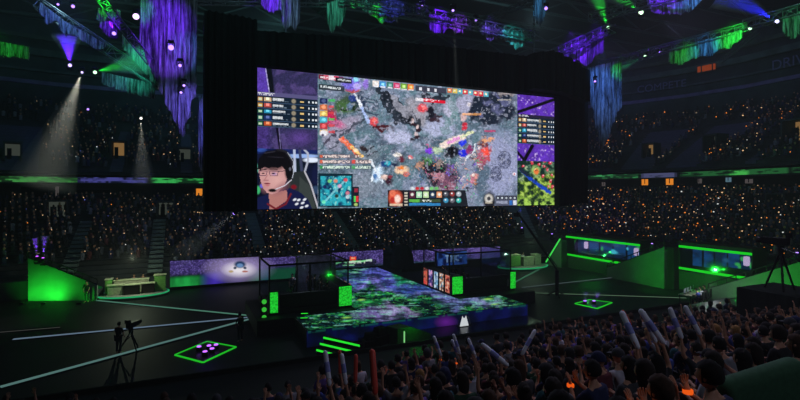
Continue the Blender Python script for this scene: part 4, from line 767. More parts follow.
# studios on the right side
def studio(name, pxa, pxb, ybot, label, figs):
    X = 41.4; a, b = atX(pxa, 260, X), atX(pxb, 260, X); ya, yb = b.y, a.y; z0, z1 = (1.3, 3.6) if pxa < 600 else (1.75, 3.95); L = yb-ya; e = empty(name, (X, (ya+yb)/2, 0), 0, label, 'studio')
    h = L/2; m = MB(); m.box((.95, 0, z0/2), (1.9, L, z0)); m.build('base', pm('studio_base', (40, 60, 46), .7), e)
    m = MB(); m.box((.95, 0, z1+.3), (2.0, L+.1, .25)); m.box((1.84, 0, (z0+z1)/2), (.12, L, z1-z0)); m.box((.95, -h, (z0+z1)/2), (1.9, .12, z1-z0+.4)); m.box((.95, h, (z0+z1)/2), (1.9, .12, z1-z0+.4)); m.build('shell', PLINTH, e)
    n = 10
    for z in (z0+.22, z1):
        m = MB()
        for k in range(n):
            y_ = -h+L*(k+.5)/n; m.box((.05-.14*math.sin(PI*(k+.5)/n), y_, z), (.12, L/n*1.02, .2))
        m.build('green_band', em('studio_green', (30, 225, 40), .8), e)
    P, C_ = flat((1.75, h-.1, z0+.35), (0, -L+.2, 0), (0, 0, z1-z0-.45), 90, 26); u, v = np.meshgrid((np.arange(90)+.5)/90, (np.arange(26)+.5)/26); p = Paint(u*90, v*26, (14, 36, 62))
    n_ = fbm(u*5, v*2, 3+int(pxa)); p.mix(np.clip((n_-.4)*3, 0, .8), (24, 80, 130)); 
    for q in (.16, .33, .52, .7): p.rect(q*90-1.2, 0, q*90+1.2, 26, (8, 14, 24))
    for k in range(7): p.ell(random.uniform(30, 84), random.uniform(6, 20), random.uniform(1, 5), random.uniform(1, 4), random.choice([(80, 200, 220), (40, 90, 120), (60, 180, 90)]), 0, .7)
    surface('backdrop_screen', P, p.c, led('studio_led', 1.3), e)
    for (f, c) in figs:
        m = MB(); y_ = h-L*f; m.lathe([(.05, 0), (.3, .06), (.34, .5), (.3, .95), (.06, 1.0)], (0, 0, 0), 14)
        o = m.build('glow_statue', em('statue_glow', (240, 205, 240), 1.1), e); o.location = (.7, y_, z0+1.1); o.scale = (.7, .7, .8); o['label'] = 'rounded pale glowing figure inside the studio'
    g = MB(); g.box((.0, 0, (z0+z1)/2), (.03, L-.1, z1-z0)); g.build('glazing', D.materials['booth_glass'], e)
    point(Vector((X-1.5, (ya+yb)/2, 2.2)), GRN, 60, .3); point(Vector((X+.8, (ya+yb)/2, 3.4)), (.1, .6, 1), 10, .2); return e  # unseen fill: green before the glass, blue inside
studio('glass_studio', 566, 640, 268, 'glass studio booth with two pale figures and green edges, by the stage end', [(.24, 0), (.9, 0)])
studio('glass_studio', 679, 752, 278, 'wider glass studio booth with green edges toward the right edge', [(.87, 0)])
GW2 = pm('ramp_wall_dark', (84, 100, 88), .8, var=.15, scale=1)
def ramp_px(pa, pb, ya, yb, X, label, mat=GW2):
    A, B = atX(pa, 270, X), atX(pb, 270, X); A.z = B.z = 0; dA = A.dot(Vector((ST, CT, 0))); dB = B.dot(Vector((ST, CT, 0)))
    return ramp('side_ramp', A, B, CAMZ-(ya-HY)/F*dA, CAMZ-(yb-HY)/F*dB, -.9 if False else .8, label, mat)
ramp_px(607, 664, 268, 247, 40.35, 'dim green sloping ramp wall between the two glass studios')
ramp_px(708, 800, 289, 262, 39.4, 'long dim green sloping ramp wall below the right studio')
ramp_px(545, 561, 264, 238, 40.4, 'narrow steep green lit stair rail left of the studios')
for px_, X, pw in ((636, 36, 70), (735, 35, 60), (775, 34.5, 70), (553, 37.5, 12)):
    q = atX(px_, 275, X); q.z = 1.4; spot(q, q+Vector((3, 0, .6)), GRN, pw*9, math.radians(130), .9)
m = MB(); A = atX(546, 262, 40.1); B = atX(560, 239, 40.1); m.tube(A, B, .07); tag(m.build('light_rail', em('rail_green', (70, 235, 90), .8)), 'bright green light rail climbing the narrow stair', 'light rail')
m = MB(); q = atX(672, 262, 41.6); m.box((0, 0, 1.9), (1.6, 1.5, 3.8)); tag(m.build('black_tower', BLACK, None, (q.x, q.y, 0)), 'tall black block between the side ramp and right studio', 'drape')

# analyst desks
def desk(name, c, rx, ry, z, label, items, n_seg=26):
    e = empty(name, (c[0], c[1], 0), 0, label, 'platform')
    m = MB(); m.lathe([(1, 0), (1, z)], (0, 0, 0), n_seg); o = m.build('platform', pm('pale_platform', (150, 150, 138), .6), e); o.scale = (rx, ry, 1)
    m = MB(); n = n_seg
    for i in range(n):
        a_, b_ = 2*PI*i/n, 2*PI*(i+1)/n; m.tube((rx*1.02*math.cos(a_), ry*1.02*math.sin(a_), z-.05), (rx*1.02*math.cos(b_), ry*1.02*math.sin(b_), z-.05), .045, 5)
    m.build('edge_light', em('teal_edge', (40, 190, 120), .7), e)
    for q, sz, kind in items:
        cl = {'w': pm('desk_white', (170, 168, 146), .5), 'g': pm('desk_green', (110, 165, 84), .5), 'k': pm('desk_dark', (40, 34, 32), .5)}[kind]
        m = MB(); m.box((0, 0, sz[2]/2), sz); d = bevel(m.build('counter', cl, e), .03); d.location = (q[0], q[1], z); m = MB(); m.box((0, 0, sz[2]+.03), (sz[0]+.1, sz[1]+.1, .06)); m.build('worktop', pm('worktop', (190, 196, 160), .4), d)
    return e
c = atZ(134, 296, 0); desk('analyst_desk', (c.x, c.y), 2.65, 1.7, .3, 'curved white and green analyst desk platform left of the LED wall', [((-1.3, -.4), (1.2, .5, .8), 'w'), ((-.1, -.7), (1.2, .5, .8), 'k'), ((1.1, -.5), (1.0, .5, .8), 'k'), ((-.2, .4), (2.6, .5, 1.05), 'w'), ((2.0, .2), (.9, .7, 1.35), 'g'), ((-1.9, .4), (.5, .8, 1.2), 'g')])
c2 = atZ(523, 268, 0); desk('analyst_desk', (c2.x, c2.y), 3.2, 1.9, .3, 'curved green-lit desk platform right of the stage', [((-1.4, 0), (1.6, .7, 1.3), 'g'), ((.4, -.3), (1.5, .6, 1.0), 'w'), ((1.9, 0), (.9, .8, 1.2), 'w')])
point((c.x, c.y-1.5, 3.4), (.85, 1, .7), 260, .3); point((c2.x, c2.y-1.5, 3.2), (.6, 1, .6), 130, .3)  # unseen fill added to brighten both desk platforms
c3 = Vector((37.4, 25.6, 0)); e = empty('production_table', (c3.x, c3.y, 0), .3, 'production table with pale monitors by the right end of the floor', 'table')
m = MB(); m.box((0, 0, .78), (2.8, .9, .06)); m.build('tabletop', pm('desk_white', (170, 168, 146)), e)
for sx in (-1.3, 1.3):
    for sy in (-.38, .38): m = MB(); m.box((sx, sy, .375), (.06, .06, .75)); m.build('leg', BLACKM, e)
for k in range(4):
    q = Vector((-1.05+.65*k, .1, .81)); mm = empty('monitor', c3+Matrix.Rotation(.3, 3, 'Z') @ q, .3+.1*k, ['grey monitor at the left end of the production table', 'grey monitor, second on the production table', 'grey monitor, third on the production table', 'grey monitor at the right end of the production table'][k], 'monitor', 'monitors on the production table')
    m = MB(); m.box((0, 0, .28), (.5, .04, .32)); m.build('case', pm('monitor_grey', (130, 136, 146)), mm); m = MB(); m.box((0, 0, .06), (.06, .04, .14)); m.box((0, 0, .01), (.22, .16, .02)); m.build('stand', BLACKM, mm)
point(c3+Vector((-.5, -2., 1.8)), (.9, .95, 1), 90, .2)  # unseen fill added to brighten the table and crew
AMB = 1.0
# ================================================================== RIGGING: trusses, lamps, hanging netting
def truss(p, q, s, label, mat=ALU, n=None, group=None):
    p, q = Vector(p), Vector(q); d = q-p; L = d.length; u = d.normalized(); side = u.cross(Vector((0, 0, 1))).normalized(); up = side.cross(u); m = MB(); n = n or max(3, int(L/(s*1.3)))
    cs = [side*(s/2*a)+up*(s/2*b) for a, b in ((-1, -1), (1, -1), (1, 1), (-1, 1))]
    for c in cs: m.tube(p+c, q+c, .045, 5)
    for k in range(n):
        a, b = p+u*L*k/n, p+u*L*(k+1)/n
        for i in range(4): m.tube(a+cs[i], b+cs[(i+1) % 4] if k % 2 else b+cs[(i+1) % 4], .022, 4, cap=False); 
        for i in range(4): m.tube(a+cs[i], a+cs[(i+1) % 4], .022, 4, cap=False)
    return tag(m.build('lighting_truss', mat), label, 'truss', group)
def PX(px, py, Y): return atY(px, py, Y)
STEEL = pm('roof_steel', (74, 86, 84), .6, .4)
truss(PX(38, 4, 36), PX(172, 92, 40), .8, 'sloping truss at the upper left with torn netting tied along it')
truss(PX(95, -8, 32), PX(150, 62, 33), .5, 'steep short truss in front of the sloping one at upper left')
truss(PX(196, -2, 34), PX(404, 2, 38), .7, 'level truss above the left part of the black header')
truss(PX(340, -4, 33), PX(536, 38, 41), .7, 'long truss running above the black header toward the right')
truss(PX(544, 58, 44), PX(612, 28, 36), .6, 'truss carrying the violet netting right of the screen')
truss(PX(600, 66, 42), PX(750, 27, 34), .6, 'long truss carrying the green netting at the upper right')
truss(PX(745, 25, 34), PX(830, 2, 30), .6, 'truss at the upper right corner beside the blue beam')
truss(PX(590, 18, 38), PX(690, -8, 33), .6, 'short truss with two green beams at the top right')
truss(PX(534, -10, 40), PX(534, 58, 40), .6, 'upright truss standing over the right end of the header')
for k in range(9):
    y = 20+9*k; m = MB(); x0_, x1_ = -28, 72; n = 22
    for i in range(n):
        xa, xb = x0_+(x1_-x0_)*i/n, x0_+(x1_-x0_)*(i+1)/n
        m.tube((xa, y, 33.2), (xb, y, 33.2), .14, 5); m.tube((xa, y, 31.2), (xb, y, 31.2), .14, 5); m.tube((xa, y, 31.2 if i % 2 else 33.2), (xb, y, 33.2 if i % 2 else 31.2), .09, 4)
    tag(m.build('roof_truss', STEEL), 'deep steel truss crossing under the dark roof', 'truss', 'steel trusses under the roof')
for k, (a_, b_) in enumerate([((390, -6, 44), (430, 22, 46)), ((470, 26, 48), (545, -4, 44)), ((320, 12, 38), (350, -8, 36)), ((720, 62, 60), (758, 32, 58)), ((300, -4, 36), (335, 20, 40))]):
    truss(PX(*a_), PX(*b_), .45, ['slanting brace over the middle of the header', 'slanting brace over the right half of the header', 'short brace between the grey and green nettings', 'pale slanting brace below the green netting at upper right', 'thin brace above the left half of the header'][k], STEEL)

NETW = cloth('netting', (205, 205, 210), .45)
def drape(label, top, bot, s=9, amp=.22, folds=7, seed=0, mat=None):
    """top, bot: lists of (px, py, depth) along the cloth; the lower edge is ragged"""
    nu, nv = 72, 18; fr = np.linspace(0, 1, nu+1); r = random.Random(seed)
    def along(L, f):
        n = len(L)-1; k = min(int(f*n), n-1); t = f*n-k; return [L[k][i]*(1-t)+L[k+1][i]*t for i in range(3)]
    ph = [r.uniform(0, 6) for _ in range(4)]; rows = [[] for _ in range(nv+1)]
    for f in fr:
        A = PX(*along(top, f)); Bq = along(bot, f); Bq[1] += (math.sin(f*31+ph[0])+math.sin(f*57+ph[1]))*.6; B = PX(*Bq); B.x, B.y = A.x*.85+B.x*.15, A.y*.85+B.y*.15
        for j in range(nv+1):
            t = j/nv; q = A.lerp(B, t); k = amp*(.35+.65*t)*(math.sin(f*folds*2*PI+ph[2])+.5*math.sin(f*folds*4.7*PI+ph[3]+t*2))
            q = q+Vector((ST, CT, 0))*k; rows[j].append(q)
    c = rows[0][nu//2].copy(); m = MB(); m.grid([[q-c for q in rw] for rw in rows]); o = m.build('hanging_netting', mat or NETW, None, c)
    sd = o.modifiers.new('s', 'SOLIDIFY'); sd.thickness = .02
    return tag(o, label, 'netting')
def wash(px, py, Y, col, pw, tx, ty, ang=55, dY=-3.5, off=(0, 0)):
    t = PX(tx, ty, Y); p = PX(px, py, Y+dY); return spot(p, t, col, pw*WS, math.radians(ang), .9, .1)
WS = .75; W = 1.0
# the big curtain left of the masking
drape('tall violet-lit netting curtain hanging at the left of the black masking', [(141, -14, 33), (170, -16, 33), (198, -14, 33)], [(141, 44, 33), (147, 66, 33), (158, 84, 33), (168, 104, 33), (178, 120, 33), (186, 138, 33), (192, 110, 33), (195, 84, 33)], amp=.2, folds=9, seed=1)
wash(150, -20, 33, PUR, 2000*W, 166, 25, 70); wash(166, 60, 33, (.22, .06, 1.), 1500*W, 170, 50, 75, -3); wash(185, 96, 33, (.2, .14, 1.), 1300*W, 185, 108, 70, -3); wash(143, -8, 33, GRN, 400*W, 143, 12, 40, -2.5); wash(196, 20, 33, (.05, .4, 1), 400*W, 190, 50, 50, -3)
drape('thin blue netting strip against the left edge of the masking', [(198, 96, 36), (208, 95, 36)], [(198, 165, 36), (203, 176, 36), (208, 160, 36)], amp=.1, folds=2, seed=2); wash(204, 95, 36, (.1, .15, 1), 700, 203, 125, 50)
drape('bright violet netting swag at the top, left of the header', [(261, -6, 33), (281, -6, 33)], [(261, 6, 33), (270, 13, 33), (281, 9, 33)], amp=.1, folds=3, seed=3); wash(270, -14, 33, PUR, 1500, 271, 3, 50, -2.5)
drape('long grey-blue netting swag with a forked lower edge above the header', [(281, -6, 34), (300, -6, 34)], [(282, 20, 34), (285, 33, 34), (290, 24, 34), (294, 32, 34), (300, 20, 34)], amp=.12, folds=4, seed=4); wash(290, -14, 34, (.25, .5, .9), 260, 291, 14, 60, -3)
drape('pointed teal netting swag hanging above the header', [(327, 3, 34), (346, -2, 34)], [(327, 22, 34), (331, 34, 34), (336, 26, 34), (341, 26, 34), (345, 12, 34)], amp=.1, folds=4, seed=5); wash(336, -12, 34, (.05, .9, .45), 420, 337, 14, 60, -3)
drape('green and blue netting swag above the middle of the header', [(350, -4, 35), (368, 0, 35), (398, 2, 36), (405, 3, 36)], [(351, 8, 35), (357, 7, 35), (365, 13, 35), (376, 21, 35), (383, 18, 35), (392, 14, 36), (405, 16, 36)], amp=.12, folds=8, seed=6)
wash(352, -10, 35, GRN, 900, 354, 3, 40, -2.5); wash(377, -2, 35, GRN, 900, 377, 14, 30, -2.5); wash(392, -10, 35, (.08, .1, 1), 900, 392, 6, 45, -3); wash(366, -8, 35, (.05, .6, .4), 300, 366, 5, 45, -3)
drape('violet fringed netting above the right half of the header', [(429, 12, 38), (463, 19, 39)], [(430, 30, 38), (437, 33, 38), (445, 33, 38), (447, 25, 38), (454, 34, 39), (463, 33, 39)], amp=.12, folds=9, seed=7); wash(440, 4, 38, PUR, 3000, 440, 24, 50, -3); wash(462, 10, 38, (.3, .05, 1), 2000, 459, 27, 40, -3)
drape('blue-green netting above the right end of the header', [(481, 23, 39), (525, 32, 41)], [(482, 33, 39), (488, 40, 39), (496, 35, 39), (503, 40, 40), (512, 47, 40), (525, 46, 41)], amp=.12, folds=9, seed=8); wash(489, 14, 39, (.2, .1, 1), 1800, 492, 32, 42, -3); wash(512, 20, 40, (.03, .7, .6), 1300, 512, 38, 50, -3)
drape('small violet netting knot left of the fringed violet netting', [(416, 3, 37), (428, 6, 37)], [(417, 12, 37), (422, 15, 37), (428, 12, 37)], amp=.08, folds=2, seed=9); wash(422, -4, 37, PUR, 500, 422, 8, 40, -2.5)
drape('violet netting with a zigzag edge right of the screen header', [(550, 55, 44), (578, 42, 41), (604, 31, 37)], [(552, 58, 44), (562, 68, 43), (570, 73, 42), (577, 60, 41), (588, 66, 39), (596, 55, 38), (604, 52, 37)], amp=.15, folds=8, seed=10); wash(570, 30, 41, PUR, 4200, 578, 54, 60, -3.5); wash(595, 20, 38, PUR, 2200, 596, 45, 50, -3)
drape('pale blue netting column hanging right of the screen', [(588, 68, 38), (604, 64, 38), (621, 60, 38)], [(588, 92, 38), (596, 120, 38), (602, 152, 38), (610, 140, 38), (616, 120, 38), (621, 106, 38)], amp=.14, folds=6, seed=11); wash(602, 50, 38, (.08, .25, 1), 1500, 604, 90, 60, -3.5); wash(620, 52, 38, GRN, 700, 619, 72, 32, -2.5); wash(604, 110, 38, (.15, .3, .8), 260, 604, 118, 60, -3.5)
drape('blue-violet netting swag at the top edge, upper right', [(648, -6, 35), (675, -10, 35), (702, -12, 34)], [(649, 10, 35), (662, 14, 35), (670, 14, 35), (684, 15, 35), (694, 9, 34), (701, 0, 34)], amp=.14, folds=6, seed=12); wash(664, -16, 35, PUR, 2300, 664, 3, 50, -3); wash(690, -16, 35, (.05, .3, 1), 900, 690, 2, 50, -3)
drape('bright green netting banner along the truss at upper right', [(668, 50, 38), (705, 40, 36), (742, 30, 34)], [(669, 62, 38), (680, 64, 37), (690, 61, 37), (698, 55, 36), (706, 58, 36), (716, 52, 36), (728, 49, 35), (742, 38, 34)], amp=.14, folds=12, seed=13)
wash(734, 20, 35, GRN, 2200, 732, 38, 45, -3); wash(685, 34, 37, GRN, 700, 686, 54, 38, -3); wash(706, 30, 36, (.03, .35, .9), 900, 706, 48, 40, -3)
drape('dim green netting at the right edge beside the blue beam', [(782, 18, 32), (812, 12, 31)], [(783, 32, 32), (791, 41, 32), (799, 36, 32), (812, 34, 31)], amp=.12, folds=5, seed=14); wash(792, 8, 32, (.03, 1, .2), 330, 794, 26, 60, -3)
drape('torn blue netting tied along the sloping truss at upper left', [(40, 2, 35), (66, 22, 36), (106, 44, 37)], [(42, 12, 35), (52, 24, 35), (60, 22, 36), (72, 36, 36), (84, 34, 36), (92, 44, 37), (100, 50, 37), (106, 48, 37)], amp=.16, folds=8, seed=15); wash(60, -6, 36, (.1, .2, 1), 900, 56, 14, 55, -3.5); wash(80, 12, 36, (.12, .2, 1), 700, 84, 34, 50, -3.5)
drape('green netting swag between the two trusses at upper left', [(96, 8, 34), (120, 10, 34)], [(97, 18, 34), (100, 25, 34), (106, 17, 34), (112, 22, 34), (120, 16, 34)], amp=.12, folds=5, seed=16); wash(104, -2, 34, GRN, 900, 104, 14, 50, -3)
drape('small violet netting swag beside the lamp at upper left', [(100, 22, 33), (120, 20, 33)], [(100, 28, 33), (108, 36, 33), (114, 38, 33), (120, 30, 33)], amp=.1, folds=4, seed=17); wash(112, 14, 33, PUR, 800, 111, 27, 45, -2.5)
drape('teal netting twisted down the lower end of the sloping truss', [(122, 34, 37), (146, 62, 38), (166, 88, 39)], [(120, 46, 37), (134, 60, 37), (146, 74, 38), (156, 86, 38), (164, 94, 39)], amp=.14, folds=7, seed=18); wash(140, 50, 38, (.04, .9, .5), 1100, 142, 64, 55, -3.5)
drape('teal ragged netting below the green beam at upper left', [(102, 72, 38), (155, 84, 39)], [(104, 84, 38), (116, 88, 38), (130, 92, 38), (142, 96, 39), (155, 99, 39)], amp=.14, folds=8, seed=19); wash(120, 66, 38, (.05, .7, .5), 500, 124, 82, 60, -3.5)
drape('green lit netting at the left edge under the top band', [(-8, 40, 34), (30, 47, 35)], [(-8, 54, 34), (8, 56, 34), (18, 58, 35), (30, 60, 35)], amp=.12, folds=6, seed=20); wash(2, 34, 34, GRN, 700, 2, 49, 50, -3)
drape('narrow teal netting hanging from the upright truss', [(535, -8, 40), (545, -8, 40)], [(536, 20, 40), (540, 28, 40), (545, 16, 40)], amp=.08, folds=3, seed=21); wash(540, -12, 40, (.05, .4, .9), 500, 540, 6, 50, -3)

# moving-head lamps
def lamp_proto():
    r = empty('stage_lamp'); m = MB(); m.box((0, 0, .33), (.34, .26, .14)); m.build('base', BLACKM, r)
    y = MB(); y.box((-.2, 0, .12), (.04, .1, .36)); y.box((.2, 0, .12), (.04, .1, .36)); y.box((0, 0, .28), (.42, .1, .04)); y.build('yoke', BLACKM, r)
    m = MB(); m.lathe([(.09, -.18), (.14, -.14), (.15, .1), (.13, .2)], (0, 0, 0), 14); h = m.build('head', BLACKM, r); return r
LP = lamp_proto(); used = [False]
def lamp(px, py, Y, aim, lens_rgb, st, label, size=1., cat='lamp', up=False):
    r = LP if not used[0] else copy_tree(LP); used[0] = True; p = PX(px, py, Y); d = (Vector(aim)-p).normalized(); r.location = p; h = [c for c in r.children if c.name.startswith('head')][0]
    if up: r.rotation_euler = (PI, 0, 0); d = Vector((d.x, -d.y, -d.z))
    h.rotation_euler = d.to_track_quat('Z', 'Y').to_euler(); st_ = st; st = min(st, 2.6); m = MB(); m.lathe([(.02, .2), (.085*size, .205), (.08*size, .24), (.02, .26)], (0, 0, 0), 14); L = m.build('lens', em('lens_%d_%d_%d_%g' % (*lens_rgb, st), lens_rgb, st, False), h)
    tag(r, label, cat); return p
LV, LG, LB, LW = (168, 128, 255), (190, 255, 200), (120, 140, 255), (255, 250, 240)
EYE = Vector((0, 0, CAMZ))
def tow(px, py, Y, k=1): return EYE+Vector((0, 0, 0))
SPECS = [(58, 4, 36, LV, 6, 1.0, 'first violet lamp from the left on the sloping truss'), (73, 6, 36, LV, 8, 1.4, 'brighter violet lamp next to the first on the sloping truss'), (136, 16, 31, (235, 190, 255), 12, 2.2, 'brightest violet lamp left of the tall netting curtain'),
 (114, 33, 33, LV, 8, 1.5, 'violet lamp under the small violet netting swag'), (171, 47, 30, LV, 10, 2.0, 'violet lamp in front of the tall netting curtain, uppermost'), (180, 65, 30, LV, 6, 1.2, 'small violet lamp in front of the tall netting curtain'), (165, 88, 36, (190, 240, 255), 6, 1.3, 'pale lamp at the foot of the sloping truss'),
 (184, 85, 32, (140, 255, 230), 4, .9, 'small teal lamp low on the tall netting curtain, upper of a pair'), (181, 92, 32, (140, 235, 255), 4, .8, 'small teal lamp low on the tall netting curtain, lower of a pair'), (88, 109, 40, (70, 50, 160), 2, .9, 'dim violet lamp in the dark at the left'),
 (70, 65, 38, (190, 170, 255), 10, 1.5, 'violet-blue lamp beaming upward at the left'), (95, 72, 38, LG, 10, 1.5, 'green lamp beaming right at the upper left'), (82, 72, 38, LW, 8, 1.0, 'white lamp throwing the broad pale beam at the left'), (141, 118, 42, LW, 8, 1.2, 'small white lamp with a narrow beam left of the masking'),
 (453, 10, 33, LW, 7, .8, 'white lamp throwing a thin beam down the header'), (546, 8, 38, LV, 9, 1.5, 'violet lamp beside the upright truss'), (608, 27, 38, LG, 10, 1.5, 'green lamp beaming upward, left one of the top right pair'), (641, 12, 38, (210, 255, 210), 12, 2.0, 'large green lamp beaming up, right one of the top right pair'),
 (645, 56, 41, LG, 8, 1.2, 'green lamp with a short beam left of the green netting'), (750, 28, 34, LG, 8, 1.3, 'green lamp at the right end of the green netting'), (777, 21, 32, (200, 200, 255), 10, 1.4, 'blue lamp throwing the blue beam at the upper right'), (595, 81, 38, (210, 170, 255), 5, .9, 'small lamp shining through the pale blue netting column'),
 (422, 6, 36, LV, 3, .8, 'dim violet lamp above the middle of the header'), (476, 20, 38, LV, 3, .8, 'dim violet lamp between the two right-hand nettings of the header'), (660, 52, 40, (60, 220, 70), 3, .9, 'dim green lamp on the long truss at upper right')]
for (px_, py_, Y_, c_, st_, sz, lb) in SPECS: lamp(px_, py_, Y_, EYE+Vector((0, 0, -6)), c_, st_, lb, sz, up=(px_, py_) in ((70, 65), (114, 33), (608, 27), (641, 12), (777, 21)))
lamp(237, 211, 27, PX(195, 245, 27), LW, 1.2, 'small lamp under the left end of the video wall throwing a pale beam', .7)

# beams: a body of haze in the path of each lamp
def beam(px, py, ex, ey, Y, Y2, hw, col, pw, dens=.03, label='', blend=.5):
    a, b = PX(px, py, Y), PX(ex, ey, Y2); d = b-a; L = d.length; r = hw*((Y+Y2)/2)/F; ang = math.atan(r/L)
    m = MB(); m.lathe([(.06, .25), (r*1.15, L)], (0, 0, 0), 20, axis=d); o = m.build('haze', haze('haze_%g' % dens, dens*4), None, a)
    tag(o, label, 'haze', None, 'stuff'); spot(a+d.normalized()*.3, b, col, pw*.22, 2*ang, blend, .03)
B_ = 1.
beam(82, 72, 42, 186, 38, 35, 25, (.9, .9, .76), 17000*B_, .03, 'broad pale beam of haze falling to the left seats', 1.)
beam(141, 118, 143, 182, 42, 40, 10, (.95, .95, .8), 3800*B_, .03, 'narrow pale beam of haze left of the screen masking')
beam(453, 10, 457, 92, 25, 24, 2.6, (.9, .95, .85), 4200*B_, .03, 'thin upright beam of haze in front of the header')
beam(237, 211, 180, 256, 27, 30, 12, (.8, .85, .85), 900*B_, .03, 'slanting beam of haze below the left end of the screen')
beam(95, 72, 160, 56, 38, 37, 17, GRN, 4200*B_, .05, 'green beam of haze at the upper left')
beam(70, 65, 67, 36, 38, 38, 12, (.08, .01, 1.), 16000*B_, .05, 'blue-violet beam of haze rising at the left')
beam(114, 33, 110, 18, 33, 33, 7, (.2, .01, 1.), 5000*B_, .05, 'small violet beam of haze at the upper left')
beam(608, 27, 594, -12, 38, 38, 12, GRN, 5000*B_, .05, 'green beam of haze at the top, left of two')
beam(641, 12, 614, -8, 38, 38, 10, GRN, 4000*B_, .05, 'green beam of haze at the top, right of two')
beam(777, 21, 722, -8, 32, 33, 15, (.015, .015, 1.), 9000*B_, .05, 'blue beam of haze at the upper right')
beam(645, 56, 620, 68, 41, 41, 5, (.03, .8, .3), 2500*B_, .05, 'faint green beam of haze beside the pale blue netting')
q = PX(37, 258, 38); 
for (a_, b_, lb, Y_) in (((37, 258), (35, 238), 'left of two short violet beams rising above the ramp', 39), ((43, 259), (45, 236), 'right of two short violet beams rising above the ramp', 39)): beam(*a_, *b_, Y_, Y_, 3.4, (.2, .04, 1.), 3600, .12, lb)
for (px_, py_, lb) in ((37, 259, 'left violet lamp on the top of the ramp wall'), (43, 260.5, 'right violet lamp on the top of the ramp wall')): lamp(px_, py_, 39, PX(px_, 200, 39), (190, 90, 255), 3, lb, 1.1, up=True)
for (px_, py_, Y_, lb) in ((552, 236, 50, 'violet lamp above the steep green stair rail'), (652, 246, 44, 'violet lamp at the top of the side ramp'), (797, 256, 32, 'violet lamp at the right edge beyond the camera')): lamp(px_, py_, Y_, PX(px_, 200, Y_), (150, 90, 240), 2.0, lb, .9, up=True); point(PX(px_, py_-3, Y_-.5), PUR, 6, .1)
beam(522, 229, 519, 203, 46, 46, 3.6, (.04, .06, 1.), 2000, .08, 'short blue beam of haze under the right end of the screen')
lamp(522, 230, 46, PX(520, 200, 46), (70, 80, 220), 1.5, 'small blue lamp in the seats under the right end of the screen', up=True)
# added fill from unseen lamps: overall lift, near crowd, rim walls, right tiers
for x, y, z, pw in ((2, 22, 27, 700), (12, 44, 28, 450), (34, 40, 27, 650), (30, 18, 27, 500), (-8, 44, 25, 400)):
    point((x, y, z), (.45, .85, 1.), pw*AMB, .6)
spot((14, 18, 26), (12, 9, 4), (.8, .66, 1.), 3900*AMB, math.radians(75), .9, .5)  # unseen violet-tinted spots added to lift the near crowd
spot((30, 22, 24), (18, 10, 4), (.8, .68, 1.), 2800*AMB, math.radians(70), .9, .5)
for q, t in (((-2, 40, 24), (-28, 62, 27)), ((8, 42, 24), (2, 80, 26)), ((-6, 34, 26), (-44, 56, 28))): spot(q, t, (.25, .75, .8), 5200*AMB, math.radians(60), 1., .5)  # unseen teal spots added to lift the left rim bands
for q, t in (((40, 30, 24), (66, 30, 25)), ((40, 38, 24), (66, 48, 25)), ((36, 44, 24), (60, 66, 25))): spot(q, t, (.45, .45, 1.), 2600*AMB, math.radians(62), 1., .5)  # unseen blue-violet spots added to lift the right rim and its lettering
for x, y in ((45, 40), (52, 34), (52, 24)): spot((28, 30, 26), (x+6, y, 12), (.5, .5, 1.), 500*AMB, math.radians(40), .9, .5)

vs_ = w.node_tree.nodes.new('ShaderNodeVolumeScatter'); vs_.inputs['Density'].default_value = .0016; w.node_tree.links.new(vs_.outputs[0], w.node_tree.nodes['World Output'].inputs['Volume'])
point((7, -3, 15), (.75, .8, 1.), 380*AMB, .5); point((20, 0, 14), (.75, .8, 1.), 260*AMB, .5)  # unseen fill added behind the camera for the seat back and crowd's backs

for px_, lb in ((585, 'left of two short violet beams over the right floor frame'), (597, 'right of two short violet beams over the right floor frame')): beam(px_, 303, px_+.5, 292, 39, 39, 2.6, (.2, .03, 1.), 1500, .12, lb)
for px_ in (201, 209): beam(px_, 350, px_, 341, 27.2, 27.2, 3, (.12, .06, 1.), 160, .12, 'short faint violet beam over the left floor frame, %s one' % ('left' if px_ < 205 else 'right'))
# camera crane over the right end of the stage
a, b = PX(517, 212, 44), PX(557, 270, 41); cr_ = empty('camera_crane', (b.x, b.y, 0), 0, 'thin black camera crane arm slanting up from the floor right of the stage', 'camera crane'); lc = local(cr_.location)
m = MB(); m.tube(lc(b), lc(a), .07, 6); m.tube(lc(b)+Vector((0, 0, .3)), lc(a)+Vector((0, 0, .1)), .03, 5); m.build('arm', BLACKM, cr_)
m = MB(); m.box(lc(a)+Vector((0, 0, -.25)), (.4, .5, .35)); m.build('camera_head', BLACKM, cr_)
m = MB(); m.tube((0, 0, .1), lc(b), .12, 8); 
for k in range(3): m.tube((0, 0, .5), (.8*math.cos(2.1*k), .8*math.sin(2.1*k), .04), .05, 6)
m.build('pedestal', BLACKM, cr_)
# ================================================================== PEOPLE
def skin_mesh(name, verts, edges, rad, sub=1):
    me = D.meshes.new(name); me.from_pydata([tuple(v) for v in verts], edges, []); o = D.objects.new(name, me); COL.objects.link(o)
    m = o.modifiers.new('k', 'SKIN'); s = me.skin_vertices[0].data
    for i, r in enumerate(rad): s[i].radius = (r, r)
    s[0].use_root = True; m.branch_smoothing = .4; m.use_smooth_shade = True
    if sub: u = o.modifiers.new('u', 'SUBSURF'); u.levels = sub; u.render_levels = sub
    dg = bpy.context.evaluated_depsgraph_get(); r = D.meshes.new_from_object(o.evaluated_get(dg)); D.objects.remove(o); return r
class Sk:
    def __init__(s): s.v = []; s.e = []; s.r = []
    def add(s, p, r, par=None):
        s.v.append(Vector(p)); s.r.append(r); i = len(s.v)-1
        if par is not None: s.e.append((par, i))
        return i
def me_to_mb(me, mb, M=None, mi=0):
    mb.add([(M @ v.co if M else v.co) for v in me.vertices], [tuple(p.vertices) for p in me.polygons], mi, True)
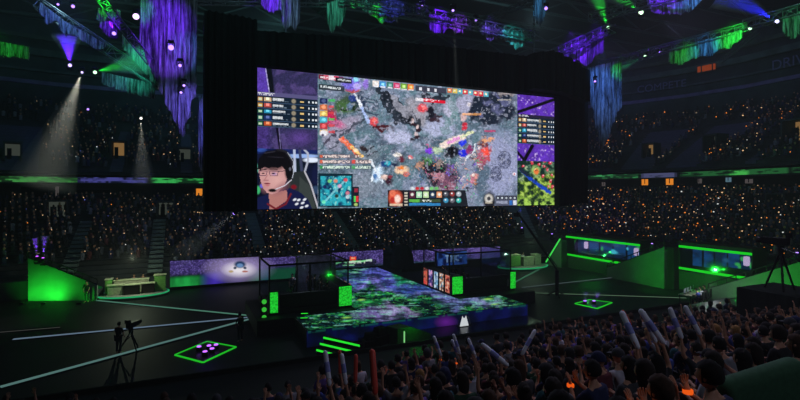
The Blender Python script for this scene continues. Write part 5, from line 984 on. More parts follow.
def head_mb(mb, c, yaw=0., tilt=0.):
    b = MB(); n, mm = 16, 12; b.ball((0, 0, 0), (.077, .096, .118), n, mm); vs = []
    for x, y, z in b.v:
        if z < 0: k = 1+z*1.6; x *= max(k, .6); y = y*(1+z*.9) if y < 0 else y*(1+z*.5)
        if y > .06 and abs(x) < .03 and -.04 < z < .03: y += .014*(1-abs(z+.015)/.05)
        if y > .05 and .0 < z < .03 and .015 < abs(x) < .05: y -= .008
        vs.append(Vector((x, y, z)))
    R = Matrix.Rotation(yaw, 3, 'Z') @ Matrix.Rotation(tilt, 3, 'X'); c = Vector(c); mb.add([c+R @ v for v in vs], b.f, 0, True)
    for sx in (-1, 1):
        e = MB(); e.ball((sx*.079, -.002, -.008), (.012, .02, .032), 8, 6); mb.add([c+R @ Vector(v) for v in e.v], e.f, 0, True)
        e = MB(); e.ball((sx*.03, .083, .008), (.013, .008, .008), 8, 5); mb.add([c+R @ Vector(v) for v in e.v], e.f, 1, True)
    e = MB(); e.ball((0, .085, -.055), (.024, .008, .007), 8, 5); mb.add([c+R @ Vector(v) for v in e.v], e.f, 2, True)
    e = MB(); e.ball((0, .1, -.018), (.012, .014, .02), 8, 6); mb.add([c+R @ Vector(v) for v in e.v], e.f, 0, True)
def hair_mesh(kind, c, yaw=0., tilt=0., seed=0):
    r = random.Random(seed); b = MB(); n, m = 20, 14; b.ball((0, 0, 0), (.09, .112, .13), n, m); keep = []; vs = [Vector(v) for v in b.v]
    for i, v in enumerate(vs):
        k = 1+r.uniform(-.05, .07)
        if kind == 'curly': k = 1.14+r.uniform(-.06, .1)
        if kind == 'cap': k = 1.03
        if kind == 'hood': k = 1.25
        vs[i] = v*k+Vector((0, -.006, .006))
        if kind == 'long' and v.z < -.01 and v.y < .03: vs[i] = Vector((v.x*1.12, v.y*.8-.03, v.z*2.3))
        if kind == 'bun' and v.z < .1: vs[i].x *= .97
    def ok(f):
        q = sum((Vector(b.v[i]) for i in f), Vector())/len(f); low = {'short': -.045, 'curly': -.06, 'cap': .012, 'long': -.2, 'bun': -.05, 'hood': -.2}[kind]
        return q.z > low and (kind == 'cap' or q.y < .035 or q.z > .055)
    fs = [f for f in b.f if ok(f)]; us = sorted({i for f in fs for i in f}); ix = {v: k for k, v in enumerate(us)}; vs = [vs[i] for i in us]; fs = [tuple(ix[i] for i in f) for f in fs]; o = MB(); R = Matrix.Rotation(yaw, 3, 'Z') @ Matrix.Rotation(tilt, 3, 'X'); c = Vector(c); o.add([c+R @ v for v in vs], fs, 0, True)
    if kind == 'bun': e = MB(); e.ball((0, -.1, .09), (.045, .045, .04), 10, 8); o.add([c+R @ Vector(v) for v in e.v], e.f, 0, True)
    if kind == 'cap':
        e = MB(); e.box((0, .13, .034), (.13, .09, .012)); o.add([c+R @ Vector(v) for v in e.v], e.f, 0, False)
    return o.mesh('hair_'+kind, [])
def hand(s, wr, palm_dir, out, par, curl=.4, sz=1.):
    """palm and five fingers continuing from the wrist"""
    palm_dir = Vector(palm_dir).normalized(); out = Vector(out); out = (out-palm_dir*out.dot(palm_dir)).normalized(); nrm = palm_dir.cross(out); w = Vector(wr)
    p = s.add(w+palm_dir*.05*sz, .03*sz, par)
    for k, (o_, L) in enumerate([(-.028, .062), (-.009, .075), (.01, .08), (.028, .072)]):
        b = s.add(w+palm_dir*.09*sz+out*o_*sz, .0105*sz, p); q = w+palm_dir*(.09+L*.55)*sz+out*o_*1.25*sz+nrm*curl*.02; b2 = s.add(q, .009*sz, b); s.add(q+palm_dir*L*.4*sz+nrm*curl*.03, .0075*sz, b2)
    t = s.add(w+palm_dir*.045*sz+out*.04*sz, .012*sz, p); s.add(w+palm_dir*.085*sz+out*.062*sz+nrm*.01, .0095*sz, t)
def body(pose, seed=0):
    """seated figure facing +y, feet at the origin's level; returns meshes of body, shirt, trousers and the place of head and hands"""
    r = random.Random(seed); lean = {'lean': .14, 'lap': .0}.get(pose, r.uniform(-.02, .06)); stand = pose == 'stand'; z0 = .38 if stand else 0.
    pel = Vector((0, -.02 if stand else -.14, .53+z0)); ch = pel+Vector((0, lean-.01, .44)); nk = ch+Vector((0, .02+lean*.3, .15)); hd = nk+Vector((0, .025, .145))
    J = {}
    for sx in (-1, 1):
        sh = ch+Vector((sx*.17, 0, .07)); 
        if pose in ('lap', 'lean', 'stand'): el = sh+Vector((sx*.06, .06, -.27)); wr = el+Vector((-sx*.1, .2, .02)) if pose != 'stand' else el+Vector((-sx*.06, .14, -.18)); dr = (wr-el)
        elif pose == 'up': el = sh+Vector((sx*.13, .08, .14)); wr = el+Vector((-sx*.03, .06, .25)); dr = wr-el
        elif pose == 'clap': el = sh+Vector((sx*.1, .15, -.1)); wr = el+Vector((-sx*.2, .12, .17)); dr = Vector((-sx*.2, .3, 1))
        elif pose == 'one': 
            if sx > 0: el = sh+Vector((.1, .1, .12)); wr = el+Vector((-.02, .08, .25)); dr = wr-el
            else: el = sh+Vector((-.06, .08, -.26)); wr = el+Vector((.1, .2, .04)); dr = wr-el
        elif pose == 'phone':
            el = sh+Vector((sx*.05, .16, -.18)); wr = el+Vector((-sx*.14, .14, .16)); dr = Vector((-sx*.1, .3, 1))
        J[sx] = (sh, el, wr, dr)
    s = Sk(); a = s.add(pel, .145); b = s.add(pel.lerp(ch, .5), .125, a); c = s.add(ch, .14, b); n_ = s.add(nk, .055, c); s.add(nk+Vector((0, .01, .06)), .05, n_)
    for sx in (-1, 1):
        sh, el, wr, dr = J[sx]; i = s.add(sh, .062, c); i = s.add(sh.lerp(el, .5), .047, i); i = s.add(el, .04, i); i = s.add(wr, .026, i); hand(s, wr, dr, (sx*-1, .3, 0), i, .5)
        hip = pel+Vector((sx*.09, .03, -.02)); kn = Vector((sx*.13, .33, .52)) if not stand else Vector((sx*.1, .0, .5)); an = Vector((sx*.13, .3, .09)) if not stand else Vector((sx*.1, -.04, .09))
        i = s.add(hip, .09, a); i = s.add(hip.lerp(kn, .5), .075, i); i = s.add(kn, .058, i); i = s.add(kn.lerp(an, .4), .052, i); i = s.add(an, .036, i); s.add(an+Vector((sx*.02, .15, -.045)), .036, i)
    me = skin_mesh('person_body', s.v, s.e, s.r); mb = MB(); me_to_mb(me, mb); yaw = r.uniform(-.35, .35); tilt = r.uniform(-.12, .08); head_mb(mb, hd, yaw, tilt)
    bm = mb.mesh('person_body', [SKIN, pm('eye_dark', (20, 16, 14), .3), pm('lips', (140, 70, 66), .5)])
    t = Sk(); a = t.add(pel+Vector((0, 0, .0)), .162); b = t.add(pel.lerp(ch, .5), .145, a); c = t.add(ch, .158, b); t.add(ch+Vector((0, .01, .1)), .075, c)
    for sx in (-1, 1): sh, el, wr, dr = J[sx]; i = t.add(sh, .076, c); i = t.add(sh.lerp(el, .5), .062, i); t.add(el.lerp(sh, .15), .056, i)
    shirt = skin_mesh('shirt', t.v, t.e, t.r)
    l = Sk(); a = l.add(pel+Vector((0, 0, -.01)), .155)
    for sx in (-1, 1):
        hip = pel+Vector((sx*.09, .03, -.02)); kn = Vector((sx*.13, .33, .52)) if not stand else Vector((sx*.1, .0, .5)); an = Vector((sx*.13, .3, .12)) if not stand else Vector((sx*.1, -.04, .13))
        i = l.add(hip, .102, a); i = l.add(hip.lerp(kn, .5), .086, i); i = l.add(kn, .07, i); i = l.add(kn.lerp(an, .5), .062, i); l.add(an, .055, i)
    trou = skin_mesh('trousers', l.v, l.e, l.r); trou.materials.append(pm('trousers_dark', (30, 32, 42), .9)); shirt.materials.append(SKIN)
    return dict(body=bm, shirt=shirt, trousers=trou, head=hd, yaw=yaw, tilt=tilt, J=J, hair={})
SHIRTS = [('black', (26, 27, 31)), ('dark grey', (52, 54, 60)), ('navy', (30, 36, 72)), ('violet', (96, 76, 150)), ('grey', (110, 110, 118)), ('white', (176, 174, 188)), ('dark green', (30, 64, 46)), ('maroon', (84, 34, 44)), ('teal', (40, 84, 96)), ('blue', (52, 70, 140))]
SW = [6, 5, 4, 3, 2.5, 1.6, 2, 1.5, 1.5, 2]
HAIRC = [('black', (16, 14, 15)), ('brown', (58, 38, 26)), ('dark', (32, 25, 22)), ('fair', (140, 104, 60))]
HK = {'short': 'short %s hair', 'curly': 'curly %s hair', 'long': 'long %s hair', 'bun': '%s hair in a bun', 'cap': 'a %s cap', 'hood': 'a %s hood'}
POSE = {'lap': 'hands in lap', 'lean': 'leaning forward', 'up': 'both arms raised', 'clap': 'clapping', 'one': 'one arm raised', 'phone': 'holding both hands before the face'}
PROTO = [body(p_, i) for i, p_ in enumerate(['lap', 'lap', 'lean', 'up', 'clap', 'one', 'phone', 'lean', 'up'])]
PN = ['lap', 'lap', 'lean', 'up', 'clap', 'one', 'phone', 'lean', 'up']; PW = [7, 7, 4, 1.5, 2.5, 1.5, 3, 4, 1]
def mate(o, m): o.material_slots[0].link = 'OBJECT'; o.material_slots[0].material = m
def make_person(k, loc, rz, shirt, hk, hc, scale=1.):
    P_ = PROTO[k]; o = D.objects.new('person', P_['body']); COL.objects.link(o); o.location = loc; o.rotation_euler = (0, 0, rz); o.scale = (scale,)*3
    s = D.objects.new('shirt', P_['shirt']); COL.objects.link(s); s.parent = o; mate(s, pm('shirt_'+shirt[0].replace(' ', '_'), shirt[1], .9, var=.2, scale=8))
    t = D.objects.new('trousers', P_['trousers']); COL.objects.link(t); t.parent = o
    if hk not in P_['hair']: P_['hair'][hk] = hair_mesh(hk, P_['head'], P_['yaw'], P_['tilt'], k); P_['hair'][hk].materials.append(SKIN)
    h = D.objects.new('cap' if hk == 'cap' else 'hood' if hk == 'hood' else 'hair', P_['hair'][hk]); COL.objects.link(h); h.parent = o
    mate(h, pm(('cloth_' if hk in ('cap', 'hood') else 'hair_')+hc[0].replace(' ', '_'), hc[1], .85, var=.3, scale=40)); return o
# near seating: rows parallel to the front of the stage, descending toward it
def zfoot(s): dr = 1.95+.36*min(s, 11)+.17*max(0, s-11); return CAMZ-dr
RS = .92; rows_s = [1.0+RS*k for k in range(17)]
m = MB(); ys = [-2.5]+[s-.35 for s in rows_s]+[16.4]
pr = []
for k, s in enumerate([-.0]+rows_s): 
    a = s-.55; b = s+RS-.55; z = zfoot(max(s, 0)); pr += [(a, z), (b, z)]
pr[0] = (-3, pr[0][1]); pr += [(pr[-1][0], 1.05), (16.9, 1.05)]
P_ = [[(x, y, z) for x in (-24, 8, 39)] for y, z in pr]; m.grid(P_, 0, False); struct(m.build('floor_near_tier', CONC), 'dark stepped concrete of the near seating, mostly hidden by the crowd', 'seating tier')
m = MB(); m.box((7.5, 19.9, .4), (63, 6.2, .8)); struct(m.build('floor_front_platform', FLOORM), 'dark black platform between the near seats and the arena floor', 'platform')
m = MB(); m.box((4.6, 22.9, .5), (57.2, .12, 1.0)); struct(m.build('wall_front_barrier', BLACK), 'long black barrier closing the near seating off from the floor', 'barrier')
m = MB(); m.box((7.5, 16.6, 1.35), (63, .1, .9)); struct(m.build('wall_front_parapet', BLACK), 'low black parapet before the first near row', 'barrier')
ORD = ['first', 'second', 'third', 'fourth', 'fifth', 'sixth', 'seventh', 'eighth', 'ninth', 'tenth', '11th', '12th', '13th', '14th', '15th', '16th', '17th']
def nth(n): return ORD[n] if n < len(ORD) else '%d%s' % (n+1, 'th' if (n+1) % 100 in (11, 12, 13) else {1: 'st', 2: 'nd', 3: 'rd'}.get((n+1) % 10, 'th'))
seats = []
for ri, s in enumerate(rows_s[2:], 2):
    x = -24+random.random()*.3
    while x < 37:
        z = zfoot(s); px, py, Y = proj(x, s, z+1.25)
        if Y > 2.6 and -14 < px < 815 and py-10*8/Y < 400: seats.append([ri, x+random.uniform(-.05, .05), s, z, float(px), float(py), float(Y)])
        x += .56
keep = []
for q in seats:
    if abs(q[4]-770) < 34 and q[6] < 6.2: continue           # the padded seat at the lower right
    if abs(q[1]-22.1) < 1.6 and abs(q[2]-10.8) < 1.4: continue  # the camera platform
    hp = proj(q[1], q[2], q[3]+1.38)
    if hp[1] < np.interp(q[4], [0, 200, 300, 450, 600, 800], [394, 386, 372, 338, 314, 292]): continue
    if random.random() < .12: continue
    keep.append(q)
keep.sort(key=lambda q: q[6]); near, rest = keep[:300], keep[300:]
print('NEAR SEATS', len(keep))
# inflatable sticks: where a hand holds each (column, row), its far end, colours
STK = [((493, 361), (471, 344), .9), ((514, 350), (528, 328), 0), ((457, 350), (452, 335), 0), ((462, 349), (457, 336), 0), ((467, 350), (462, 337), 0), ((471, 351), (466, 338), 0), ((641, 346), (627, 323), 0), ((648, 346), (640, 321), 0), ((686, 330), (677, 308), 0), ((691, 329), (685, 307), 0), ((335, 388), (331, 368), 0), ((325, 384), (322, 371), 0), ((636, 322), (634, 312), 0)]
RED = [((340, 378), (339, 358)), ((345, 376), (345, 358)), ((372, 392), (370, 374)), ((625, 322), (621, 314))]
hold = {}
def nearest(px, py, excl):
    best = None
    for i, q in enumerate(near):
        hx, hy, _ = proj(q[1]+.2, q[2]+.2, q[3]+1.45); c = (hx-px)**2+(hy-py)**2
        if i not in excl and (best is None or c < best[0]): best = (c, i)
    return best[1]
taken = set(); grp = []
for (h_, t_, _) in STK: 
    j = None
    for (i, hh) in grp:
        if abs(hh[0]-h_[0]) < 7: j = i
    if j is None: j = nearest(*h_, taken); taken.add(j); grp.append((j, h_))
    hold.setdefault(j, []).append((h_, t_, 'w'))
for (h_, t_) in RED: j = nearest(*h_, taken); taken.add(j); hold.setdefault(j, []).append((h_, t_, 'r'))
per_row = {}
for i, q in enumerate(near): per_row.setdefault(q[0], []).append((q[1], i))
rank = {}
for r_, L in per_row.items():
    for n_, (x, i) in enumerate(sorted(L)): rank[i] = n_
nrows = sorted(per_row); 
GLOW = [(539, 386), (505, 397), (553, 361), (582, 382), (608, 361), (668, 361), (725, 386), (311, 390), (338, 376), (391, 360), (450, 352), (600, 376), (466, 358)]
glow_i = {}; ex = set(hold)
for g in GLOW: j = nearest(g[0], g[1]-6, ex); ex.add(j); glow_i[j] = g
STW = em('inflated_stick_white', (150, 158, 205), .001); STWm = D.materials.new('inflated_plastic'); STWm.use_nodes = True; b_ = STWm.node_tree.nodes['Principled BSDF']
STM = pm('inflated_white', (232, 236, 255), .35, var=.06); STR = pm('inflated_red', (226, 84, 70), .4, var=.06); PRB = pm('stick_print', (150, 158, 226), .5)
for i, q in enumerate(near):
    ri, x, s, z, px, py, Y = q; k = random.choices(range(len(PROTO)), PW)[0]
    if i in hold: k = 3 if i % 2 else 8
    if i in glow_i: k = 6
    sh = random.choices(SHIRTS, SW)[0]; hk = random.choices(['short', 'curly', 'long', 'bun', 'cap', 'hood'], [10, 2.5, 4, .8, 1.6, .8])[0]; hc = random.choices(HAIRC, [7, 3, 4, .7])[0] if hk not in ('cap', 'hood') else random.choice([SHIRTS[0], SHIRTS[2], SHIRTS[1]])
    o = make_person(k, (x, s, z), random.uniform(-.2, .25), sh, hk, hc, random.uniform(.93, 1.06))
    row = len(rows_s)-ri-1; hl = HK[hk] % hc[0] if hk not in ('cap', 'hood') else 'a %s %s' % (hc[0], hk)
    extra = ''
    if i in glow_i: extra = ' and orange wristband'
    o['label'] = 'person in %s shirt, %s%s, %s near row from the front, %s from left' % (sh[0], hl, extra, nth(row), nth(rank[i]))
    if len(o['label'].split()) > 16: o['label'] = '%s-shirted person, %s%s, %s near row from front, %s from left' % (sh[0].replace(' ', '-'), hl, extra.replace(' and', ','), nth(row), nth(rank[i]))
    o['category'] = 'person'; o['group'] = 'spectators in the near seats'
    if i in glow_i:
        wr = PROTO[k]['J'][1 if i % 2 else -1][2]; mb = MB(); mb.lathe([(.034, -.02), (.045, -.018), (.045, .018), (.034, .02)], (0, 0, 0), 12); w_ = mb.build('wristband', em('wristband_orange', (240, 92, 24), .9), o); w_.location = wr; w_['label'] = 'glowing orange wristband'
        pp = Vector((x, s, z))+Vector(wr)+Vector((0, -.1, .12)); point(pp, (1, .3, .05), .05, .04)
    if i in hold:
        for n_, (h_, t_, c_) in enumerate(hold[i]):
            J = PROTO[k]['J']; sx = 1 if n_ % 2 == 0 else -1; R = Matrix.Rotation(o.rotation_euler.z, 3, 'Z'); hp = Vector((x, s, z))+R @ (J[sx][2]+J[sx][3].normalized()*.1)*o.scale.x+Vector(((n_//2)*.09*sx, 0, 0))
            Yh = ST*hp.x+CT*hp.y; d = Vector((CT, -ST, 0))*(t_[0]-h_[0])*Yh/F+Vector((0, 0, 1))*(h_[1]-t_[1])*Yh/F+Vector((ST, CT, 0))*.1; L = min(max(d.length, .5), 1.0); d.normalize()
            mb = MB(); rr = .042; mb.lathe([(.012, -.06), (.035, -.03), (rr, .04), (rr, L*.88), (.036, L*.96), (.008, L)], (0, 0, 0), 12, axis=d)
            so = mb.build('inflatable_stick', STM if c_ == 'w' else STR, None, hp)
            tag(so, ('pale blue' if c_ == 'w' else 'red')+' inflatable cheering stick held up, %s from the left among the %s ones' % ('PLACE', 'pale' if c_ == 'w' else 'red'), 'cheering stick', 'inflatable cheering sticks')
            if c_ == 'w': mb = MB(); mb.lathe([(rr+.002, L*.3), (rr+.004, L*.32), (rr+.004, L*.6), (rr+.002, L*.62)], (0, 0, 0), 12, axis=d); so2 = mb.build('printed_band', PRB, so); so2['label'] = 'blue printed band'
for c_ in ('pale', 'red'):
    L = [o for o in D.objects if o.name.startswith('inflatable_stick') and o['label'].startswith(c_)]
    L.sort(key=lambda o: proj(*o.location)[0])
    for n_, o in enumerate(L): o['label'] = o['label'].replace('PLACE', nth(n_))
# padded seat close to the camera at the lower right
p0 = PX(772, 377, 5.0); e = empty('padded_seat', (p0.x, p0.y, p0.z-.75), -.25, 'wide dark green padded seat back, very close at the lower right corner', 'seat')
e.rotation_euler = (0, -.2, -.25); m = MB(); m.box((0, 0, .6), (1.0, .22, .55)); b = m.build('backrest', pm('green_upholstery', (52, 92, 66), .85, var=.15, scale=20, bump=.1), e); bevel(b, .105, 6)
for p_ in b.data.polygons: p_.use_smooth = True
m = MB(); m.box((0, .28, .3), (.86, .5, .14)); bevel(m.build('seat', pm('green_upholstery', (52, 92, 66)), e), .05, 3)
for sx in (-.36, .36): m = MB(); m.box((sx, .2, .12), (.06, .4, .24)); m.build('leg', BLACKM, e)

# television camera on its platform at the right, and one on the floor at the left
def tv_camera(loc, rz, h, label, sc_=1.):
    e = empty('television_camera', loc, rz, label, 'camera'); top = Vector((0, 0, h-.55))
    for k in range(3):
        a = PI/2+2*PI*k/3; f = Vector((math.cos(a)*.62*sc_, math.sin(a)*.62*sc_, 0)); m = MB(); m.tube(top, f, .03, 6); m.tube(top+Vector((0, 0, -.25)), f.lerp(top, .45), .015, 5); m.ball(f+Vector((0, 0, .03)), .04, 8, 5); m.build('leg', BLACKM, e)
    m = MB(); m.tube(top-Vector((0, 0, .1)), top+Vector((0, 0, .18)), .08, 10); m.build('pan_head', BLACKM, e)
    m = MB(); m.box(top+Vector((0, 0, .36)), (.28, .55, .3)); bd = m.build('camera_body', BLACKM, e); bevel(bd, .02); m = MB(); m.box(top+Vector((0, .45, .36)), (.24, .4, .26)); m.lathe([(.11, 0), (.13, .2)], top+Vector((0, .64, .36)), 14, axis=(0, 1, 0)); m.build('box_lens', BLACKM, e)
    m = MB(); m.box(top+Vector((0, -.28, .62)), (.3, .12, .2)); m.build('viewfinder', BLACKM, e)
    m = MB(); 
    for sx in (-.22, .22): m.tube(top+Vector((sx*.6, -.1, .1)), top+Vector((sx*1.5, -.7, -.05)), .015, 6)
    m.build('pan_handle', ALU, e); return e
def operator(loc, rz, label):
    P_ = body('stand', 99); o = D.objects.new('person', P_['body']); COL.objects.link(o); o.location = loc; o.rotation_euler = (0, 0, rz); tag(o, label, 'person')
    for nm, me, mt in (('shirt', P_['shirt'], SHIRTS[0]), ('trousers', P_['trousers'], None)):
        s = D.objects.new(nm, me); COL.objects.link(s); s.parent = o
        if mt: mate(s, pm('shirt_black', mt[1]))
    me = hair_mesh('short', P_['head'], P_['yaw'], P_['tilt'], 3); me.materials.append(pm('hair_black', (16, 14, 15))); h = D.objects.new('hair', me); COL.objects.link(h); h.parent = o; return o
zf = 3.3; m = MB(); m.box((22.3, 11.3, (zf+5.0)/2), (2.6, 2.2, 5.0-zf)); struct(m.build('floor_camera_riser', BLACK), 'black raised platform for the television camera at the right', 'platform')
tv_camera((22.1, 11.35, 5.0), .1, 2.15, 'television camera on a tripod standing on the black riser at the right', .9)
v = atZ(131, 350, 0); tv_camera((v.x, v.y, 0), -.5, 1.6, 'television camera on a tripod standing on the dark floor at the left'); operator((v.x-.55, v.y-.45, 0), -.5, 'camera operator in black standing behind the left floor camera')
# people on the floor, at the desks and in the booths
def stander(px, py, z, shirt, label, rz=0., Xp=None, seated=False, k=0, hk='short'):
    v = atZ(px, py, z) if Xp is None else Xp
    if seated: o = make_person(k, (v.x, v.y, v.z-.06 if False else v.z), rz, shirt, hk, HAIRC[0], 1.)
    else:
        o = operator((v.x, v.y, v.z), rz, label); s = [c for c in o.children if c.name.startswith('shirt')][0]; mate(s, pm('shirt_'+shirt[0].replace(' ', '_'), shirt[1]))
    tag(o, label, 'person'); return o
stander(240, 342, 0, SHIRTS[0], 'lone person in black standing on the dark floor left of the stage', .4)
stander(56, 297, 0, SHIRTS[0], 'person in black standing against the right part of the green ramp wall', 3.0, Xp=atZ(88, 301, 0)+Vector((0, -.6, 0)))
stander(310, 300, 1, SHIRTS[7], 'person in maroon standing inside the left glass booth', .3, Xp=Vector((8.6, 35.2, 1.3)))
stander(310, 300, 1, SHIRTS[4], 'person in grey standing inside the left glass booth', 2.6, Xp=Vector((7.2, 34.6, 1.3)))
def chair_at(v, rz, label):
    e = empty('office_chair', v, rz, label, 'chair'); m = MB(); m.box((0, -.14, .42), (.44, .44, .08)); bevel(m.build('seat', BLACKM, e), .03); m = MB(); m.box((0, -.4, .8), (.42, .07, .7)); bevel(m.build('backrest', BLACKM, e), .03)
    m = MB(); m.tube((0, -.14, .05), (0, -.14, .4), .03)
    for k in range(5): m.tube((0, -.14, .06), (.26*math.cos(2*PI*k/5), -.14+.26*math.sin(2*PI*k/5), .03), .02, 5)
    m.build('pedestal', BLACKM, e)
for k in range(5):
    for sd, x, f, nm in (('r', 20.2, -1, 'right'), ('l', 9.3, 1, 'left')):
        y = 32.5+.86*k; rz = PI/2 if f < 0 else -PI/2; v = Vector((x, y, 1.3)); o = make_person(2 if k % 2 else 0, v, rz, SHIRTS[2] if sd == 'r' else SHIRTS[0], 'short', HAIRC[0], .98)
        tag(o, 'player in %s seated %s from the front at the %s booth counter' % ('navy' if sd == 'r' else 'black', nth(k), nm), 'person', 'players in the team booths'); chair_at(v, rz, 'black chair, %s from the front, behind the %s booth counter' % (nth(k), nm))
for k, (dx, dy) in enumerate([(-1.3, .15), (-.1, 1.2), (.6, 1.25)]):
    o = make_person(0, (c.x+dx, c.y+dy, .3), PI, SHIRTS[(5, 4, 7)[k]], 'short', HAIRC[0]); tag(o, 'host in a %s shirt seated %s from the left at the left desk platform' % (SHIRTS[(5, 4, 7)[k]][0], nth(k)), 'person', 'hosts at the desks'); chair_at((c.x+dx, c.y+dy, .3), PI, 'chair of the host %s from the left on the left desk platform' % nth(k))
for k, (dx, dy) in enumerate([(-.4, .9), (.8, .9)]):
    o = make_person(0, (c2.x+dx, c2.y+dy, .3), PI, SHIRTS[(4, 5)[k]], 'short', HAIRC[0]); tag(o, 'host in a %s shirt seated %s from the left at the right desk platform' % (SHIRTS[(4, 5)[k]][0], nth(k)), 'person', 'hosts at the desks'); chair_at((c2.x+dx, c2.y+dy, .3), PI, 'chair of the host %s from the left on the right desk platform' % nth(k))
for k in range(3):
    v = c3+Matrix.Rotation(.3, 3, 'Z') @ Vector((-.9+.9*k, -.75, 0)); v.z = 0; o = make_person(2, v, .3, SHIRTS[(9, 5, 1)[k]], 'short', HAIRC[0]); tag(o, 'crew member in %s seated %s from left at the production table' % (SHIRTS[(9, 5, 1)[k]][0], nth(k)), 'person', 'crew at the production table'); chair_at(v, .3, 'chair %s from the left at the production table' % nth(k))

# ---- the mass of spectators: everyone beyond the 300 nearest, one object
base = MB(); base.ball((0, 0, 1.27), (.1, .11, .13), 6, 4)
for z, w_, d_ in ((.5, .16, .14), (.85, .17, .12), (1.08, .2, .1), (1.14, .07, .06)): pass
rings = [(.45, .17, .16), (.8, .17, .12), (1.05, .21, .1), (1.15, .06, .05)]; vs = []
for z, w_, d_ in rings: vs += [(w_*math.cos(t), d_*math.sin(t), z) for t in [PI/3*i for i in range(6)]]
base.add(vs, [(k*6+i, k*6+(i+1) % 6, (k+1)*6+(i+1) % 6, (k+1)*6+i) for k in range(3) for i in range(6)])
base.box((-.1, .22, .5), (.13, .45, .12)); base.box((.1, .22, .5), (.13, .45, .12))
BV = np.array(base.v); BF = base.f
pts = []
def in_aisle(a, d, kind):
    for (kk, aa_, d0, d1) in aisle_a:
        if kk == kind and abs(a-aa_) < .8 and d0-.5 <= d <= d1+.3: return True
    return False
for kind, zf_, dd in (('l', zl, [.85*k+.4 for k in range(18)]), ('u', zu, [14.3+.85*k+.4 for k in range(22)])):
    for d in dd:
        a = 18.
        while a < TOT-.3:
            # step so that seats keep about half a metre in the offset row
            xa, ya = bowl(a, d); xb, yb = bowl(a+.1, d); st = .1*.56/max(math.hypot(xb-xa, yb-ya), .02); a += st
            x, y = bowl(min(a, TOT-.01), d); z = zf_(d)+zo(a); px, py, Y = proj(x, y, z+1)
            if not (-25 < px < 830) or Y < 5 or py < -10: continue
            if in_aisle(a, d, kind) or random.random() < (.12 if kind == 'l' else .3+.02*(d-14)): continue
            if kind == 'l' and d < 1.5 and (a > 90 or a < 52): continue
            x0b, y0b = bowl(a, d-1); pts.append((x, y, z, math.atan2(y0b-y, x0b-x)-PI/2, px, py, kind, d))
for q in rest: pts.append((q[1], q[2], q[3], random.uniform(-.2, .2), q[4], q[5], 'n', 0))
print('CROWD', len(pts))
A_ = np.array([(p_[0], p_[1], p_[2], p_[3]) for p_ in pts]); n = len(A_); c_, s_ = np.cos(A_[:, 3]), np.sin(A_[:, 3]); sc_ = rng.uniform(.92, 1.08, n)
V = np.empty((n, len(BV), 3)); V[..., 0] = A_[:, 0, None]+(BV[None, :, 0]*c_[:, None]-BV[None, :, 1]*s_[:, None]); V[..., 1] = A_[:, 1, None]+(BV[None, :, 0]*s_[:, None]+BV[None, :, 1]*c_[:, None]); V[..., 2] = A_[:, 2, None]+BV[None, :, 2]*sc_[:, None]
faces = []; mi = []; nh = 6*4-0
shirt_mats = [pm('crowd_dark', (32, 34, 42)), pm('crowd_grey', (70, 72, 82)), pm('crowd_navy', (36, 42, 78)), pm('crowd_pale', (116, 116, 128)), pm('crowd_red', (90, 44, 48)), SKIN, pm('hair_black', (16, 14, 15))]
nball = len([1 for f in BF if max(f) < 6*3+2]); BFA = BF
for i in range(n):
    o_ = i*len(BV); sm = random.choices([0, 1, 2, 3, 4], [6, 3, 3, 1, 1])[0]; hm = 5 if random.random() < .6 and pts[i][6] != 'n' else 6
    for j, f in enumerate(BFA): faces.append([v+o_ for v in f]); mi.append(hm if j < nball else sm)
me = D.meshes.new('crowd'); me.from_pydata(V.reshape(-1, 3).tolist(), [], faces)
for m_ in shirt_mats: me.materials.append(m_)
me.polygons.foreach_set('material_index', mi); me.update(); cr = D.objects.new('crowd', me); COL.objects.link(cr); tag(cr, 'thousands of seated spectators filling the dark tiers all round the arena', 'crowd', None, 'stuff')
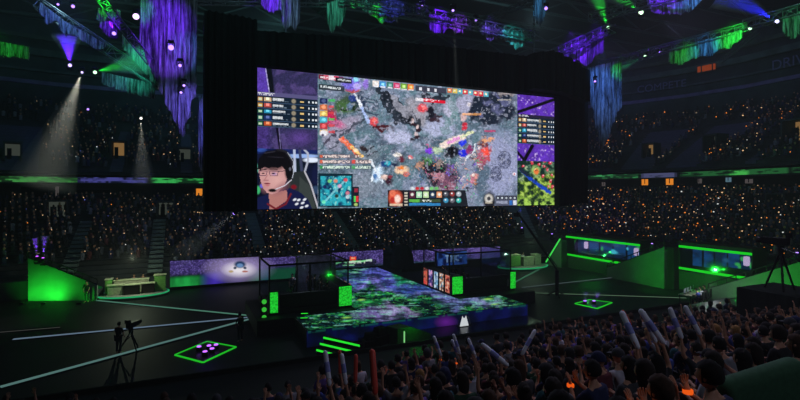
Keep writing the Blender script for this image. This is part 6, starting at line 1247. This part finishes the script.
# their small lit phones and bands
mats = [em('spark_warm', (255, 205, 150), 1., False), em('spark_orange', (255, 140, 50), 1.1, False), em('spark_white', (235, 240, 235), .9, False), em('spark_dim', (190, 170, 140), .4, False), em('spark_blue', (120, 130, 255), .7, False)]
mb = MB(); cnt = 0
for p_ in pts:
    x, y, z, rz, px, py, kind, d = p_
    if kind == 'n': pr_ = .05
    else:
        patch = vn(np.array([px*.05]), np.array([py*.06]), 5)[0]
        if kind == 'l': pr_ = (.42 if px > 235 else .22) if px < 560 else .34
        else: pr_ = .25 if (d < 25 and px < 560) else (.20 if px > 560 and d < 31 else .02)
        pr_ *= .5+1.6*patch
        if px > 560 and kind == 'l': pr_ *= .9
    if random.random() > pr_: continue
    cnt += 1; Y = ST*x+CT*y; r_ = Y/F*random.choice([.36, .42, .5, .7])*(1 if px > 560 else .88) if kind != 'n' else .02
    right = px > 560
    w_ = [2.6, 4, .8, 2, .05] if right else ([3, 1, 2, 4, .2] if px < 235 else [3, 1.2, 3.4, 3.5, .5]); k = random.choices(range(5), w_)[0]
    h = z+random.uniform(.75, 1.3); ox, oy = -math.sin(rz)*.32, math.cos(rz)*.32; u_ = random.uniform(-.2, .2); cx_, cy_ = x+ox+u_*math.cos(rz), y+oy+u_*math.sin(rz); wx = r_*(1.5 if right and random.random() < .5 else 1)
    cd, sd = CT, -ST
    mb.add([(cx_-wx*cd, cy_-wx*sd, h), (cx_, cy_, h-r_), (cx_+wx*cd, cy_+wx*sd, h), (cx_, cy_, h+r_), (cx_+r_*ST, cy_+r_*CT, h), (cx_-r_*ST, cy_-r_*CT, h)], [(0, 1, 5), (1, 2, 5), (2, 3, 5), (3, 0, 5), (1, 0, 4), (2, 1, 4), (3, 2, 4), (0, 3, 4)], k)
print('SPARKS', cnt)
o = mb.build('light_spark', mats, cr); o['kind'] = 'stuff'; o['label'] = 'small warm and white lights held in the crowd'
# tell the last look-alikes apart by their order
same = {}
for o in D.objects:
    if o.parent is None and o.get('category'): same.setdefault(o['label'], []).append(o)
for L_, os_ in same.items():
    if len(os_) < 2: continue
    front = os_[0].name.startswith('roof_truss'); up_ = os_[0].name.startswith('edge_light')
    bpy.context.view_layer.update()
    def key(o):
        c = o.matrix_world @ (sum((Vector(b) for b in o.bound_box), Vector())/8) if o.type == 'MESH' else o.location; q = proj(*c); return q[2] if (front or up_) else q[0]
    for n_, o in enumerate(sorted(os_, key=key)): o['label'] = L_+', %s from %s' % (nth(n_), 'the front' if (front or up_) else 'left')
